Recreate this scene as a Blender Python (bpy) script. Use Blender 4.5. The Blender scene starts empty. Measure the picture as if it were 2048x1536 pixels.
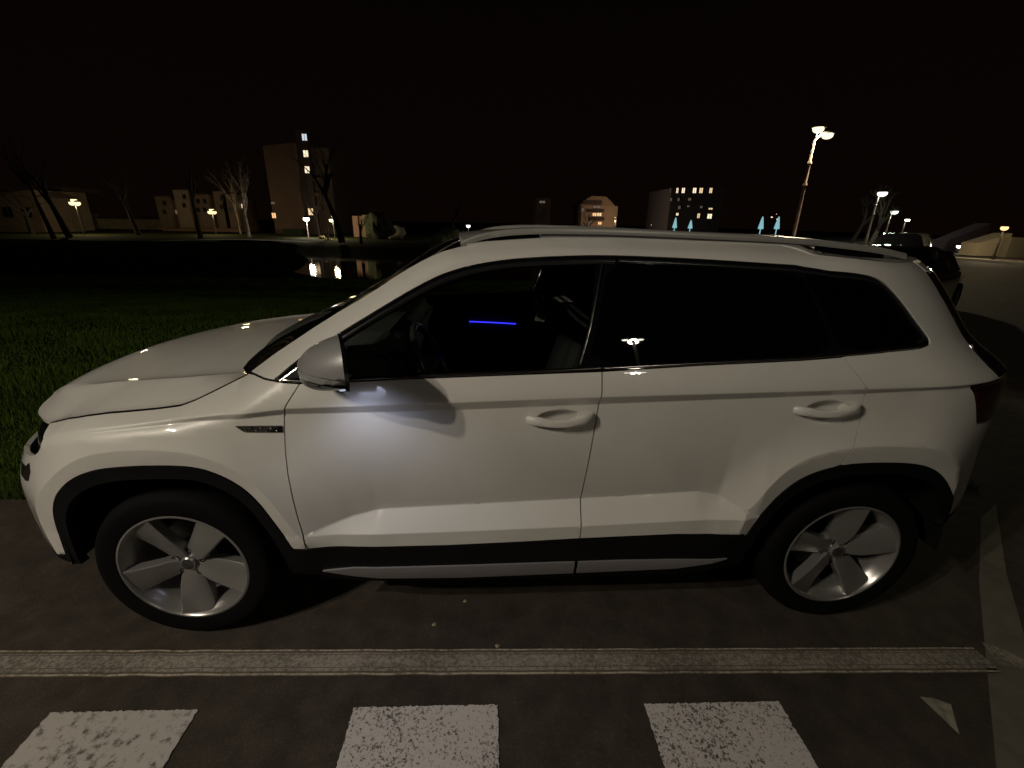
import bpy, math, random
import numpy as np
from mathutils import Vector, Matrix
from mathutils.geometry import delaunay_2d_cdt
random.seed(4); rng = np.random.default_rng(7)
COL = bpy.context.scene.collection
HW = .92                                   # half width: centre line of the car at y = .92
def itp(x, pts):
    p = np.array(pts); return np.interp(x, p[:, 0], p[:, 1])
def sstep(t): t = np.clip(t, 0, 1); return t*t*(3-2*t)
# feature lines of the side, height over x
L_BELT = [(.45,1.10),(.876,1.116),(1.295,1.135),(1.56,1.15),(2.4,1.203),(2.7,1.24)]
L_CREASE = [(-.4,.890),(-.26,.926),(-.105,.944),(0,.956),(.193,.980),(.346,1.001),(.5,1.022),(1.55,1.064),(2.47,1.092),(2.9,1.104),(3.3,1.11)]
L_CRLOW = [(-.4,.010),(.2,.013),(.35,.022),(.5,.026),(1.04,.034),(1.55,.032),(2.48,.022),(2.88,.012),(3.3,.01)]
L_LOW = [(.3,.495),(.493,.50),(1.03,.514),(1.53,.531),(2.17,.561),(2.4,.57)]
L_HIGH = [(.3,.0),(.493,.004),(.657,.054),(.77,.075),(1.03,.081),(1.54,.088),(1.98,.093),(2.06,.075),(2.14,.036),(2.2,.004),(2.4,0)]
L_CLAD = [(-1,.43),(.486,.443),(1.024,.449),(1.537,.471),(2.221,.497),(3.6,.52)]
T_EDGE = [(-1.5,.902),(-.9,.905),(-.6,.911),(-.45,.918),(-.35,.942),(-.24,.960),(-.139,.971),(-.061,.978),(.022,.986),(.106,.998),(.2,1.035),(.29,1.075),(.41,1.16),(.6,1.283),
          (.745,1.365),(.865,1.443),(.95,1.49),(1.03,1.522),(1.14,1.542),(1.39,1.561),(1.65,1.564),(2.11,1.556),(2.5,1.543),
          (2.65,1.53),(3.0,1.50),(4.6,1.50)]
_te = np.array(T_EDGE)
def _chk(pts, n=3):
    for _ in range(n):
        q = [pts[0]]
        for a, b in zip(pts[:-1], pts[1:]): q += [(.75*a[0]+.25*b[0], .75*a[1]+.25*b[1]), (.25*a[0]+.75*b[0], .25*a[1]+.75*b[1])]
        pts = q+[pts[-1]]
    return pts
def seg_dist(x, z, line):
    d = np.full(np.shape(x), 9.)
    l = np.array(line)
    for a, b in zip(l[:-1], l[1:]):
        ab = b-a; t = np.clip(((x-a[0])*ab[0]+(z-a[1])*ab[1])/(ab@ab), 0, 1)
        d = np.minimum(d, np.hypot(x-a[0]-t*ab[0], z-a[1]-t*ab[1]))
    return d
ARCH_F = [(-.46,.40),(-.475,.52),(-.447,.66),(-.338,.775),(-.231,.84),(-.127,.868),(-.016,.88),(.126,.875),(.217,.853),(.297,.81),(.36,.751),(.412,.654),(.449,.554),(.487,.471)]
ARCH_R = [(2.14,.50),(2.156,.586),(2.175,.609),(2.203,.698),(2.254,.78),(2.332,.841),(2.439,.868),(2.536,.88),(2.637,.882),(2.777,.874),(2.88,.84),(2.95,.78),(2.985,.68),(3.0,.5)]
AF_S = _chk(ARCH_F); AR_S = _chk(ARCH_R)
def arch_flare(x, z):
    f = 0
    for cx, line in ((.04, AF_S), (2.64, AR_S)):
        d = seg_dist(x, z, line); l = np.array(line)
        # inside test by angle: radius of the line in that direction
        a = np.arctan2(z-.40, x-cx); la = np.arctan2(l[:, 1]-.40, l[:, 0]-cx); lr = np.hypot(l[:, 1]-.40, l[:, 0]-cx)
        o = np.argsort(la); R = np.interp(a, la[o], lr[o]); inside = np.hypot(z-.40, x-cx) < R
        g = np.where(inside, .028 - .17*np.minimum(d, .09), .028*(1-np.clip(d/.15, 0, 1))**2)
        f = f + g*np.where(z > .3, 1, 0)
    return f
def S(x, z):
    """inset of the side from its outermost plane, y away from the photographer"""
    x = np.asarray(x, float); z = np.asarray(z, float); x, z = np.broadcast_arrays(x, z)
    zb = itp(x, L_BELT); zc = itp(x, L_CREASE); dl = itp(x, L_CRLOW); zl = itp(x, L_LOW); hh = itp(x, L_HIGH); ct = itp(x, L_CLAD)
    amp = np.clip(hh/.07, 0, 1); zh = zl+np.maximum(hh, .004)
    ca = itp(x, [(-.42,0),(-.1,.5),(.15,1),(2.3,1),(2.95,.6)])
    base = .026
    r = np.zeros(x.shape)
    # door bowl between zh and crease
    z3 = zc-dl
    t = np.clip((z-zh)/(z3-zh), 0, 1)
    bowl = base + .036*amp*(1-t)**1.7 - .012*np.sin(np.pi*t)*1.0 - .012*t + .006
    top = bowl*0 + base+.006-.012
    up = np.where(z < z3, bowl,
         np.where(z < zc, top - (.018*ca)*(z-z3)/dl,
                  top - .018*ca + .9*np.maximum(z-zc, 0)**1.35))
    cr = base+.042*amp
    low = np.where(z > zl, (base+.006)*(1-amp) + amp*(.012 + (cr+.006-.012-.012+.012)*(z-zl)/np.maximum(zh-zl, .004)), 0)
    v_l = (base+.006)*(1-amp)+amp*.012
    below = v_l + .08*np.clip(zl-z, 0, 1)
    r = np.where(z >= zh, up, np.where(z >= zl, low, below))
    bz = np.clip(.345-z, 0, 1); r = r + bz*.12 + 1.5*bz**2
    # greenhouse lean
    g = np.clip(z-zb, 0, 1)
    yb = top-.018*ca+.9*np.maximum(zb-zc, 0)**1.35
    r = np.where(z > zb, yb+.40*g+.22*g*g, r)
    r = r - arch_flare(x, z)
    # roll over to roof, hood
    d = seg_dist(x, z, T_EDGE)
    A = itp(x, [(-.9,.05),(-.3,.07),(.1,.09),(.29,.13),(.6,.09),(1.0,.07),(2.6,.07),(3.1,.05)])
    Rr = itp(x, [(-.9,.06),(-.3,.07),(.1,.07),(.29,.12),(.6,.09),(1.0,.055),(2.6,.055),(3.1,.05)])
    over = z > np.interp(x, _te[:, 0], _te[:, 1])
    r = r + A*(1-np.clip(np.where(over, 0, d)/Rr, 0, 1))**2
    return r
def _contour(ax, n):
    ph = np.linspace(0, np.pi/2, 400); X = ax*np.sin(ph)**(2/n); Y = 1-np.cos(ph)**(2/n)
    s = np.concatenate([[0], np.cumsum(np.hypot(np.diff(X), np.diff(Y*HW)))]); return s, X/ax, Y
CF = _contour(.71, 2.4); CR = _contour(.75, 2.3)
Z_F = [(.2,-.74),(.28,-.85),(.34,-.89),(.5,-.89),(.65,-.86),(.7,-.83),(.78,-.77),(.82,-.745),(.86,-.735),(.90,-.72),(.95,-.67),(1.0,-.60),(1.1,-.5)]
Z_R = [(.2,3.3),(.3,3.40),(.42,3.50),(.55,3.51),(.8,3.47),(1.0,3.47),(1.09,3.47),(1.14,3.40),(1.20,3.31),(1.28,3.25),(1.38,3.19),(1.46,3.13),(1.5,3.10),(1.55,3.06)]
def smooth_itp(z, pts):
    return (itp(z-.03, pts)+itp(z-.015, pts)+itp(z, pts)+itp(z+.015, pts)+itp(z+.03, pts))/5
def M(u, z):
    """master surface of the near side: u runs along the car (equals x on the flank) and round both corners"""
    u = np.asarray(u, float); z = np.asarray(z, float); u, z = np.broadcast_arrays(u, z)
    xf = smooth_itp(z, Z_F); xr = smooth_itp(z, Z_R)
    sF = np.clip(-.15-u, 0, CF[0][-1]); sR = np.clip(u-2.75, 0, CR[0][-1])
    eF = np.interp(sF, CF[0], CF[2]); kF = np.interp(sF, CF[0], CF[1])
    eR = np.interp(sR, CR[0], CR[2]); kR = np.interp(sR, CR[0], CR[1])
    x0 = xr-.75
    x = np.where(u < -.15, -.15+(xf+.15)*kF, np.where(u > 2.75, x0+.75*kR, np.where(u > 2.25, 2.25+(x0-2.25)*(u-2.25)/.5, u)))
    s = S(np.where(u > 2.25, x, np.maximum(u, -.9)), z); e = eF+eR
    return np.stack([x, s+(HW-s)*e, z], -1)
def MN(u, z):
    h = .0025; a = M(u+h, z)-M(u-h, z); b = M(u, z+h)-M(u, z-h)
    n = np.cross(a, b); n /= np.maximum(np.linalg.norm(n, axis=-1, keepdims=True), 1e-9); return n
# ------------------------------------------------------------------ helpers
def link(o, parent=None):
    COL.objects.link(o)
    if parent is not None: o.parent = parent
    return o
def tag(o, label=None, cat=None, group=None, kind=None):
    if label: o['label'] = label
    if cat: o['category'] = cat
    if group: o['group'] = group
    if kind: o['kind'] = kind
    return o
def thing(name, label, cat, loc=(0, 0, 0), rz=0, group=None):
    o = bpy.data.objects.new(name, None); o.empty_display_size = .2
    o.location = loc; o.rotation_euler = (0, 0, rz); link(o)
    return tag(o, label, cat, group)
def copy_tree(o, parent=None):
    c = o.copy(); link(c, parent)
    for ch in list(o.children): copy_tree(ch, c)
    return c
def obj(name, V, F, mat, parent=None, smooth=False, normals=None, angle=None):
    me = bpy.data.meshes.new(name); me.from_pydata([tuple(map(float, v)) for v in V], [], [tuple(map(int, f)) for f in F])
    if mat: me.materials.append(mat)
    me.update()
    if smooth or normals is not None:
        me.shade_smooth()
        if angle: me.set_sharp_from_angle(angle=math.radians(angle))
    if normals is not None: me.normals_split_custom_set_from_vertices([tuple(map(float, n)) for n in normals])
    return link(bpy.data.objects.new(name, me), parent)
class MB:
    def __init__(s): s.V = []; s.F = []
    def add(s, V, F): n = len(s.V); s.V += [tuple(v) for v in V]; s.F += [tuple(i+n for i in f) for f in F]; return s
    def box(s, a, b, M=None):
        x0, y0, z0 = a; x1, y1, z1 = b
        V = [(x0,y0,z0),(x1,y0,z0),(x1,y1,z0),(x0,y1,z0),(x0,y0,z1),(x1,y0,z1),(x1,y1,z1),(x0,y1,z1)]
        if M is not None: V = [tuple(M @ Vector(v)) for v in V]
        return s.add(V, [(3,2,1,0),(4,5,6,7),(0,1,5,4),(1,2,6,5),(2,3,7,6),(3,0,4,7)])
    def tube(s, pts, rad, n=8, caps=True, flat=1.0):
        pts = [Vector(p) for p in pts]; rr = rad if hasattr(rad, '__len__') else [rad]*len(pts)
        V = []; F = []; up = Vector((0, 0, 1))
        for i, p in enumerate(pts):
            d = (pts[min(i+1, len(pts)-1)]-pts[max(i-1, 0)]).normalized()
            a = d.cross(up); a = a.normalized() if a.length > .05 else Vector((1, 0, 0)); b = a.cross(d).normalized()
            for k in range(n):
                t = 2*math.pi*k/n; V.append(p+rr[i]*(math.cos(t)*a+flat*math.sin(t)*b))
        for i in range(len(pts)-1):
            for k in range(n): F.append((i*n+k, i*n+(k+1) % n, (i+1)*n+(k+1) % n, (i+1)*n+k))
        if caps: F += [tuple(range(n))[::-1], tuple((len(pts)-1)*n+k for k in range(n))]
        return s.add(V, F)
    def lathe(s, prof, n=48, axis='y', c=(0, 0, 0)):
        V = []; F = []
        for (r, h) in prof:
            for k in range(n):
                t = 2*math.pi*k/n
                v = (r*math.cos(t), h, r*math.sin(t)) if axis == 'y' else (r*math.cos(t), r*math.sin(t), h)
                V.append((v[0]+c[0], v[1]+c[1], v[2]+c[2]))
        for i in range(len(prof)-1):
            for k in range(n): F.append((i*n+k, i*n+(k+1) % n, (i+1)*n+(k+1) % n, (i+1)*n+k))
        return s.add(V, F)
    def ball(s, c, r, nu=16, nv=10):
        rx, ry, rz = r if hasattr(r, '__len__') else (r, r, r)
        prof = []
        V = []; F = []
        for i in range(nv+1):
            a = math.pi*i/nv
            for k in range(nu):
                t = 2*math.pi*k/nu; V.append((c[0]+rx*math.sin(a)*math.cos(t), c[1]+ry*math.sin(a)*math.sin(t), c[2]+rz*math.cos(a)))
        for i in range(nv):
            for k in range(nu): F.append((i*nu+k, (i+1)*nu+k, (i+1)*nu+(k+1) % nu, i*nu+(k+1) % nu))
        return s.add(V, F)
    def build(s, name, mat, parent=None, smooth=False, angle=None): return obj(name, s.V, s.F, mat, parent, smooth, angle=angle)

# ------------------------------------------------------------------ materials
def mat(name, col, rough=.6, metal=0, spec=.5, coat=0, coat_r=.03, emit=None, es=0, noise=None, bump=None):
    m = bpy.data.materials.new(name); m.use_nodes = True; nt = m.node_tree; b = nt.nodes['Principled BSDF']
    b.inputs['Base Color'].default_value = (*col, 1); b.inputs['Roughness'].default_value = rough; b.inputs['Metallic'].default_value = metal
    b.inputs['Specular IOR Level'].default_value = spec; b.inputs['Coat Weight'].default_value = coat; b.inputs['Coat Roughness'].default_value = coat_r
    if emit: b.inputs['Emission Color'].default_value = (*emit, 1); b.inputs['Emission Strength'].default_value = es
    tc = None
    if noise or bump:
        tc = nt.nodes.new('ShaderNodeTexCoord')
    if noise:      # (scale, other colour, low, high)
        n = nt.nodes.new('ShaderNodeTexNoise'); n.inputs['Scale'].default_value = noise[0]; n.inputs['Detail'].default_value = 8; n.inputs['Roughness'].default_value = .65
        r = nt.nodes.new('ShaderNodeMapRange'); r.inputs[1].default_value = noise[2]; r.inputs[2].default_value = noise[3]
        mx = nt.nodes.new('ShaderNodeMix'); mx.data_type = 'RGBA'; mx.inputs[6].default_value = (*col, 1); mx.inputs[7].default_value = (*noise[1], 1)
        nt.links.new(tc.outputs['Object'], n.inputs['Vector']); nt.links.new(n.outputs['Fac'], r.inputs[0]); nt.links.new(r.outputs[0], mx.inputs[0]); nt.links.new(mx.outputs[2], b.inputs['Base Color'])
    if bump:       # (scale, distance)
        n = nt.nodes.new('ShaderNodeTexNoise'); n.inputs['Scale'].default_value = bump[0]; n.inputs['Detail'].default_value = 4
        bp = nt.nodes.new('ShaderNodeBump'); bp.inputs['Distance'].default_value = bump[1]; bp.inputs['Strength'].default_value = 1
        nt.links.new(tc.outputs['Object'], n.inputs['Vector']); nt.links.new(n.outputs['Fac'], bp.inputs['Height']); nt.links.new(bp.outputs[0], b.inputs['Normal'])
    return m
def glass(name, tint, f=1.0):
    m = bpy.data.materials.new(name); m.use_nodes = True; nt = m.node_tree; nt.nodes.remove(nt.nodes['Principled BSDF'])
    o = nt.nodes['Material Output']; t = nt.nodes.new('ShaderNodeBsdfTransparent'); t.inputs[0].default_value = (*tint, 1)
    g = nt.nodes.new('ShaderNodeBsdfGlossy'); g.inputs['Roughness'].default_value = .01
    fr = nt.nodes.new('ShaderNodeFresnel'); fr.inputs[0].default_value = 1.5; mx = nt.nodes.new('ShaderNodeMixShader')
    nt.links.new(fr.outputs[0], mx.inputs[0]); nt.links.new(t.outputs[0], mx.inputs[1]); nt.links.new(g.outputs[0], mx.inputs[2]); nt.links.new(mx.outputs[0], o.inputs[0])
    return m
def emis(name, col, s):
    m = bpy.data.materials.new(name); m.use_nodes = True; nt = m.node_tree; nt.nodes.remove(nt.nodes['Principled BSDF'])
    e = nt.nodes.new('ShaderNodeEmission'); e.inputs[0].default_value = (*col, 1); e.inputs[1].default_value = s
    nt.links.new(e.outputs[0], nt.nodes['Material Output'].inputs[0]); return m
PAINT = mat('white_paint', (.585, .58, .55), .38, coat=1, coat_r=.015, noise=(2.2, (.53, .525, .50), .35, .75))
BLACKP = mat('black_plastic', (.0034, .0034, .0038), .6, spec=.16, bump=(500, .0004))
GAPM = mat('seam_black', (.004, .004, .004), .9, spec=.1)
GLOSSB = mat('gloss_black', (.004, .004, .005), .04, spec=.55)
PRIV = mat('privacy_glass', (.001, .001, .0012), .012, spec=.6)
GLASS = glass('clear_glass', (.80, .84, .80))
CHROME = mat('satin_chrome', (.42, .41, .39), .18, metal=1)
DKTRIM = mat('dark_trim', (.06, .06, .06), .22, metal=.8)
SILVER = mat('silver_paint', (.34, .34, .35), .34, metal=.45, coat=.7)
RAILM = mat('rail_anodised', (.36,.36,.34), .34, metal=.45)
SILL = mat('silver_sill', (.30, .29, .30), .42, metal=.5)
ALLOY = mat('alloy', (.29, .285, .28), .28, metal=.65)
RUBBER = mat('tyre_rubber', (.0028, .0028, .0028), .8, spec=.10, bump=(180, .001))
DISC = mat('brake_disc', (.12, .12, .12), .4, metal=.9)
REDL = mat('red_lens', (.02, .0012, .0012), .08, spec=.6, coat=1)
CLOTH = mat('seat_cloth', (.045, .045, .048), .9, bump=(300, .001))
BEIGE = mat('belt_guide', (.7, .74, .62), .6)
BLUE = emis('blue_strip', (.03, .03, 1.0), 2.2)
ASPH = mat('asphalt', (.048, .039, .031), .88, spec=.25, noise=(1.4, (.035, .028, .022), .35, .7), bump=(150, .0022))
def stones(m):
    nt = m.node_tree; b = nt.nodes['Principled BSDF']; l = b.inputs['Base Color'].links[0]; src = l.from_socket; tc = nt.nodes.new('ShaderNodeTexCoord')
    v = nt.nodes.new('ShaderNodeTexVoronoi'); v.inputs['Scale'].default_value = 120; r = nt.nodes.new('ShaderNodeValToRGB'); r.color_ramp.elements[0].color = (.86,.86,.86,1); r.color_ramp.elements[1].color = (1.22,1.2,1.16,1)
    e = r.color_ramp.elements.new(.8); e.color = (.95,.95,.95,1)
    n = nt.nodes.new('ShaderNodeTexNoise'); n.inputs['Scale'].default_value = 9; n.inputs['Detail'].default_value = 6; r2 = nt.nodes.new('ShaderNodeMapRange'); r2.inputs[1].default_value = .35; r2.inputs[2].default_value = .65; r2.inputs[3].default_value = .75; r2.inputs[4].default_value = 1.2
    sp = nt.nodes.new('ShaderNodeSeparateColor'); mx = nt.nodes.new('ShaderNodeMix'); mx.data_type = 'RGBA'; mx.blend_type = 'MULTIPLY'; mx.inputs[0].default_value = 1
    m2 = nt.nodes.new('ShaderNodeMix'); m2.data_type = 'RGBA'; m2.blend_type = 'MULTIPLY'; m2.inputs[0].default_value = 1
    nt.links.new(tc.outputs['Object'], v.inputs['Vector']); nt.links.new(tc.outputs['Object'], n.inputs['Vector']); nt.links.new(v.outputs['Color'], sp.inputs[0]); nt.links.new(sp.outputs[0], r.inputs[0])
    nt.links.new(n.outputs['Fac'], r2.inputs[0]); nt.links.new(src, mx.inputs[6]); nt.links.new(r.outputs[0], mx.inputs[7]); nt.links.new(mx.outputs[2], m2.inputs[6]); nt.links.new(r2.outputs[0], m2.inputs[7]); nt.links.new(m2.outputs[2], b.inputs['Base Color'])
stones(ASPH)

# ------------------------------------------------------------------ panels of the car body
def inside(poly, x, y):
    p = np.array(poly); c = np.zeros(len(x), bool); n = len(p)
    for i in range(n):
        x1, y1 = p[i]; x2, y2 = p[(i+1) % n]
        if y1 == y2: continue
        k = ((y1 > y) != (y2 > y)) & (x < (x2-x1)*(y-y1)/(y2-y1)+x1); c ^= k
    return c
def bdist(poly, x, y):
    return seg_dist(np.asarray(x, float), np.asarray(y, float), list(poly)+[poly[0]])
def resample(poly, step, closed=True):
    out = []; n = len(poly)
    for i in range(n if closed else n-1):
        a = np.array(poly[i], float); b = np.array(poly[(i+1) % n], float); k = max(1, int(np.ceil(np.hypot(*(b-a))/step)))
        for j in range(k): out.append(tuple(a+(b-a)*j/k))
    if not closed: out.append(tuple(poly[-1]))
    return out
def chaikin(pts, n=2, closed=False):
    for _ in range(n):
        q = []
        m = len(pts)
        for i in range(m if closed else m-1):
            a = np.array(pts[i], float); b = np.array(pts[(i+1) % m], float); q += [tuple(.75*a+.25*b), tuple(.25*a+.75*b)]
        if not closed: q = [tuple(pts[0])]+q+[tuple(pts[-1])]
        pts = q
    return pts
def shrink(poly, d):
    """move a closed polygon inwards by d"""
    p = np.array(poly, float); A = .5*np.sum(p[:, 0]*np.roll(p[:, 1], -1)-np.roll(p[:, 0], -1)*p[:, 1]); sg = 1 if A > 0 else -1
    out = []
    n = len(p)
    for i in range(n):
        e1 = p[i]-p[i-1]; e2 = p[(i+1) % n]-p[i]; e1 = e1/max(np.hypot(*e1), 1e-9); e2 = e2/max(np.hypot(*e2), 1e-9)
        n1 = np.array([-e1[1], e1[0]])*sg; n2 = np.array([-e2[1], e2[0]])*sg; b = n1+n2; l = max(b@b, .5)
        out.append(tuple(p[i]+2*d*b/l))
    return out
def triangulate(poly, holes, grid, step, lines=(), dents=()):
    loops = [resample(poly, step)]+[resample(h, step) for h in holes]
    pts = []; edges = []
    for L in loops:
        n0 = len(pts); pts += L; edges += [(n0+i, n0+(i+1) % len(L)) for i in range(len(L))]
    nb = len(pts); p = np.array(poly)
    gx, gy = np.meshgrid(np.arange(p[:, 0].min(), p[:, 0].max(), grid), np.arange(p[:, 1].min(), p[:, 1].max(), grid))
    gx = gx.ravel(); gy = gy.ravel()
    def ok(x, y, m):
        k = inside(poly, x, y) & (bdist(poly, x, y) > m)
        for h in holes: k &= ~inside(h, x, y) & (bdist(h, x, y) > m)
        return k
    k = ok(gx, gy, grid*.35)
    for (lx, ly) in lines: k &= seg_dist(gx, gy, list(zip(lx, ly))) > .005
    for c_ in dents: k &= ((gx-c_[0])/c_[2])**2+((gy-c_[1])/c_[3])**2 > 1.4
    pts += list(zip(gx[k], gy[k]))
    for (lx, ly) in lines:
        kk = ok(lx, ly, .003); prev = None
        for i in range(len(lx)):
            if kk[i]:
                pts.append((lx[i], ly[i]))
                if prev is not None: edges.append((prev, len(pts)-1))
                prev = len(pts)-1
            else: prev = None
    for c_ in dents:
        for rr in (0, .2, .4, .55, .7, .8, .88, .94, .98, 1.02, 1.08, 1.2):
            for k_ in range(56 if rr else 1):
                t_ = 2*math.pi*(k_+.5*(int(rr*50) % 2))/56; pts.append((c_[0]+rr*c_[2]*math.cos(t_), c_[1]+rr*c_[3]*math.sin(t_)))
    v, e, f, _, _, _ = delaunay_2d_cdt([Vector((float(a), float(b))) for a, b in pts], edges, [], 0, 1e-6)
    v = np.array([tuple(q) for q in v]); f = np.array([t for t in f if len(t) == 3]); c = v[f].mean(1)
    k = inside(poly, c[:, 0], c[:, 1])
    for h in holes: k &= ~inside(h, c[:, 0], c[:, 1])
    f = f[k]; a = v[f]
    ar = (a[:, 1, 0]-a[:, 0, 0])*(a[:, 2, 1]-a[:, 0, 1])-(a[:, 2, 0]-a[:, 0, 0])*(a[:, 1, 1]-a[:, 0, 1])
    f = f[np.abs(ar) > 1e-9]; ar = ar[np.abs(ar) > 1e-9]; f[ar < 0] = f[ar < 0][:, ::-1]
    return v, f
def rim_edges(f):
    cnt = {}
    for t in f:
        for i in range(3):
            a, b = int(t[i]), int(t[(i+1) % 3]); cnt[(a, b)] = 1
    return [e for e in cnt if (e[1], e[0]) not in cnt]
def lift(name, v, f, P, N, material, parent, lip=.014, mirror=True):
    """turn a flat triangulation into a skin with a turned in edge; a mirrored copy makes the other flank"""
    E = rim_edges(f); V = list(P); F = [tuple(t) for t in f]; NN = list(N)
    if lip:
        mp = {}
        for a, b in E:
            d = P[b]-P[a]; nn = N[a]+N[b]; o = np.cross(d, nn); o /= max(np.linalg.norm(o), 1e-9)
            i = len(V); V += [P[a], P[b], P[b]-N[b]*lip, P[a]-N[a]*lip]; NN += [o]*4; F.append((i+3, i+2, i+1, i))
    V = np.array(V); NN = np.array(NN); o = obj(name, V, F, material, parent, normals=NN); out = [o]
    if mirror:
        W = V.copy(); W[:, 1] = 2*HW-W[:, 1]; K = NN.copy(); K[:, 1] *= -1
        out.append(obj(name, W, [t[::-1] for t in F], material, parent, normals=K))
    return out
CRE_U = np.arange(-.5, 3.1, .02)
def crease_lines():
    z = itp(CRE_U, L_CREASE); d = itp(CRE_U, L_CRLOW); L = [(CRE_U, z+.003), (CRE_U, z-.003), (CRE_U, z-d+.003), (CRE_U, z-d-.004)]
    u = np.arange(.5, 2.2, .02); zl = itp(u, L_LOW); h = itp(u, L_HIGH)
    for AL in (AF_S, AR_S):
        for dd in (-.0025, .0025):
            q = np.array(resample(shrink(list(AL), dd) if 0 else AL, .012, False)); t = np.gradient(q, axis=0); t /= np.linalg.norm(t, axis=1, keepdims=True)
            q = q+np.stack([-t[:, 1], t[:, 0]], 1)*dd; L.append((q[2:-2, 0], q[2:-2, 1]))
    return L+[(u, zl+.003), (u, zl-.003), (u, zl+h+.006), (u, zl+h-.005)]
def dent(x, z, c):
    q = ((x-c[0])/c[2])**2+((z-c[1])/c[3])**2
    t = np.clip(1-q, 0, 1); return c[4]*(1-(1-t)**1.6)*np.clip(t/.12, 0, 1)**.6
def panel(name, poly, material, parent, holes=(), off=0, lip=.014, grid=.022, step=.012, dents=(), lines=True, mirror=True, gap=.002):
    if gap: poly = shrink(poly, gap)
    v, f = triangulate(poly, holes, grid, step, crease_lines() if lines else (), dents)
    def Q(u, z):
        m = M(u, z)
        for c in dents: m = m+np.stack([0*u, dent(u, z, c), 0*u], -1)
        return m
    u, z = v[:, 0], v[:, 1]; h = .003; a = Q(u+h, z)-Q(u-h, z); b = Q(u, z+h)-Q(u, z-h); N = np.cross(a, b); N /= np.linalg.norm(N, axis=1, keepdims=True)
    P = Q(u, z)+N*off
    return lift(name, v, f, P, N, material, parent, lip, mirror)
def strip(name, line, w0, w1, material, parent, off, lip=.008, mirror=True):
    """a thin band of trim along a line of the body, between offsets w0 and w1 to its left"""
    l = np.array(resample(line, .012, False)); t = np.gradient(l, axis=0); t /= np.linalg.norm(t, axis=1, keepdims=True); n = np.stack([-t[:, 1], t[:, 0]], 1)
    k = len(l); ws = [w0, w0+(w1-w0)*.15, w0+(w1-w0)*.5, w1-(w1-w0)*.15, w1]; hs = [-lip, 0, .25*abs(w1-w0)*.6, 0, -lip]
    V = []; F = []
    for w, hgt in zip(ws, hs):
        q = l+n*w; V.append(M(q[:, 0], q[:, 1])+MN(q[:, 0], q[:, 1])*(off+hgt))
    V = np.concatenate(V)
    for r in range(4):
        for i in range(k-1): F.append((r*k+i, r*k+i+1, (r+1)*k+i+1, (r+1)*k+i))
    if w1 < w0: F = [g[::-1] for g in F]
    o = [obj(name, V, F, material, parent, smooth=True, angle=50)]
    if mirror:
        W = V.copy(); W[:, 1] = 2*HW-W[:, 1]; o.append(obj(name, W, [g[::-1] for g in F], material, parent, smooth=True, angle=50))
    return o
KEY = 305; FILL = 200

# ------------------------------------------------------------------ the parked car
CAR = thing('parked_car', 'large white compact SUV with roof rails parked side on beside the crosswalk', 'car')
CAR.location = (0, 0, 0)
ARCH_FI = [(-.418,.40),(-.414,.44),(-.398,.57),(-.369,.646),(-.329,.71),(-.259,.768),(-.166,.801),(-.059,.813),(.079,.816),(.173,.81),(.241,.784),(.306,.739),(.355,.674),(.39,.583),(.418,.50),(.434,.449)]
ARCH_RI = [(2.18,.478),(2.199,.522),(2.221,.578),(2.262,.666),(2.339,.749),(2.474,.798),(2.605,.807),(2.766,.804),(2.858,.779),(2.93,.726),(2.979,.661),(3.02,.60),(3.045,.54),(3.05,.50)]
AFI = chaikin(ARCH_FI, 2); ARI = chaikin(ARCH_RI, 2)
D_L = [(.549,1.101),(.504,1.032),(.486,.985),(.480,.93),(.472,.85),(.469,.77),(.472,.68),(.477,.60),(.484,.53),(.493,.444)]
D_M = [(1.556,1.146),(1.555,1.075),(1.551,1.025),(1.545,.96),(1.540,.88),(1.535,.80),(1.530,.70),(1.526,.60),(1.524,.472)]
D_R = [(2.485,1.197),(2.489,1.156),(2.507,1.082),(2.512,1.04),(2.514,.97),(2.500,.886),(2.476,.798)]
BELT_W = [(.465,1.106),(.549,1.101),(.713,1.108),(.878,1.117),(1.295,1.135),(1.556,1.149),(1.893,1.167),(2.489,1.199),(2.712,1.210),(2.895,1.223)]
WIN_TOP = [(.46,1.108),(.549,1.182),(.664,1.25),(.825,1.345),(.915,1.396),(.994,1.436),(1.05,1.456),(1.111,1.473),(1.2,1.489),(1.287,1.499),(1.466,1.51),(1.621,1.513),(1.909,1.506),(2.315,1.487),(2.6,1.479),(2.806,1.471),(2.892,1.459),(2.927,1.444),(2.945,1.415),(2.963,1.321),(2.975,1.265),(2.970,1.243),(2.946,1.231),(2.895,1.223)]
WT = chaikin(WIN_TOP, 2)
def along(line, a, b):           # part of a line between two u values
    return [q for q in line if a <= q[0] <= b]
edge_lo = lambda u: float(itp(u, L_CLAD))
# front wing: from the bonnet shut line down to the arch
seam = [(.322,1.094),(.30,1.082),(.198,1.034),(.15,1.012),(.106,.9965),(.023,.985),(-.06,.977),(-.138,.970),(-.242,.959),(-.348,.941),(-.42,.923),(-.462,.914)]
TE = lambda u: float(np.interp(u, _te[:, 0], _te[:, 1]))
seam = [(u, min(z, TE(u)-.001)) for u, z in seam]
fender = [(.549,1.1005),(.465,1.105),(.40,1.103),(.36,1.101)]+seam+[(-.69,.825),(-.71,.79),(-.60,.775),(-.45,.76)]
bump_top = [(-.71,.79),(-.60,.775),(-.45,.76)]
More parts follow.
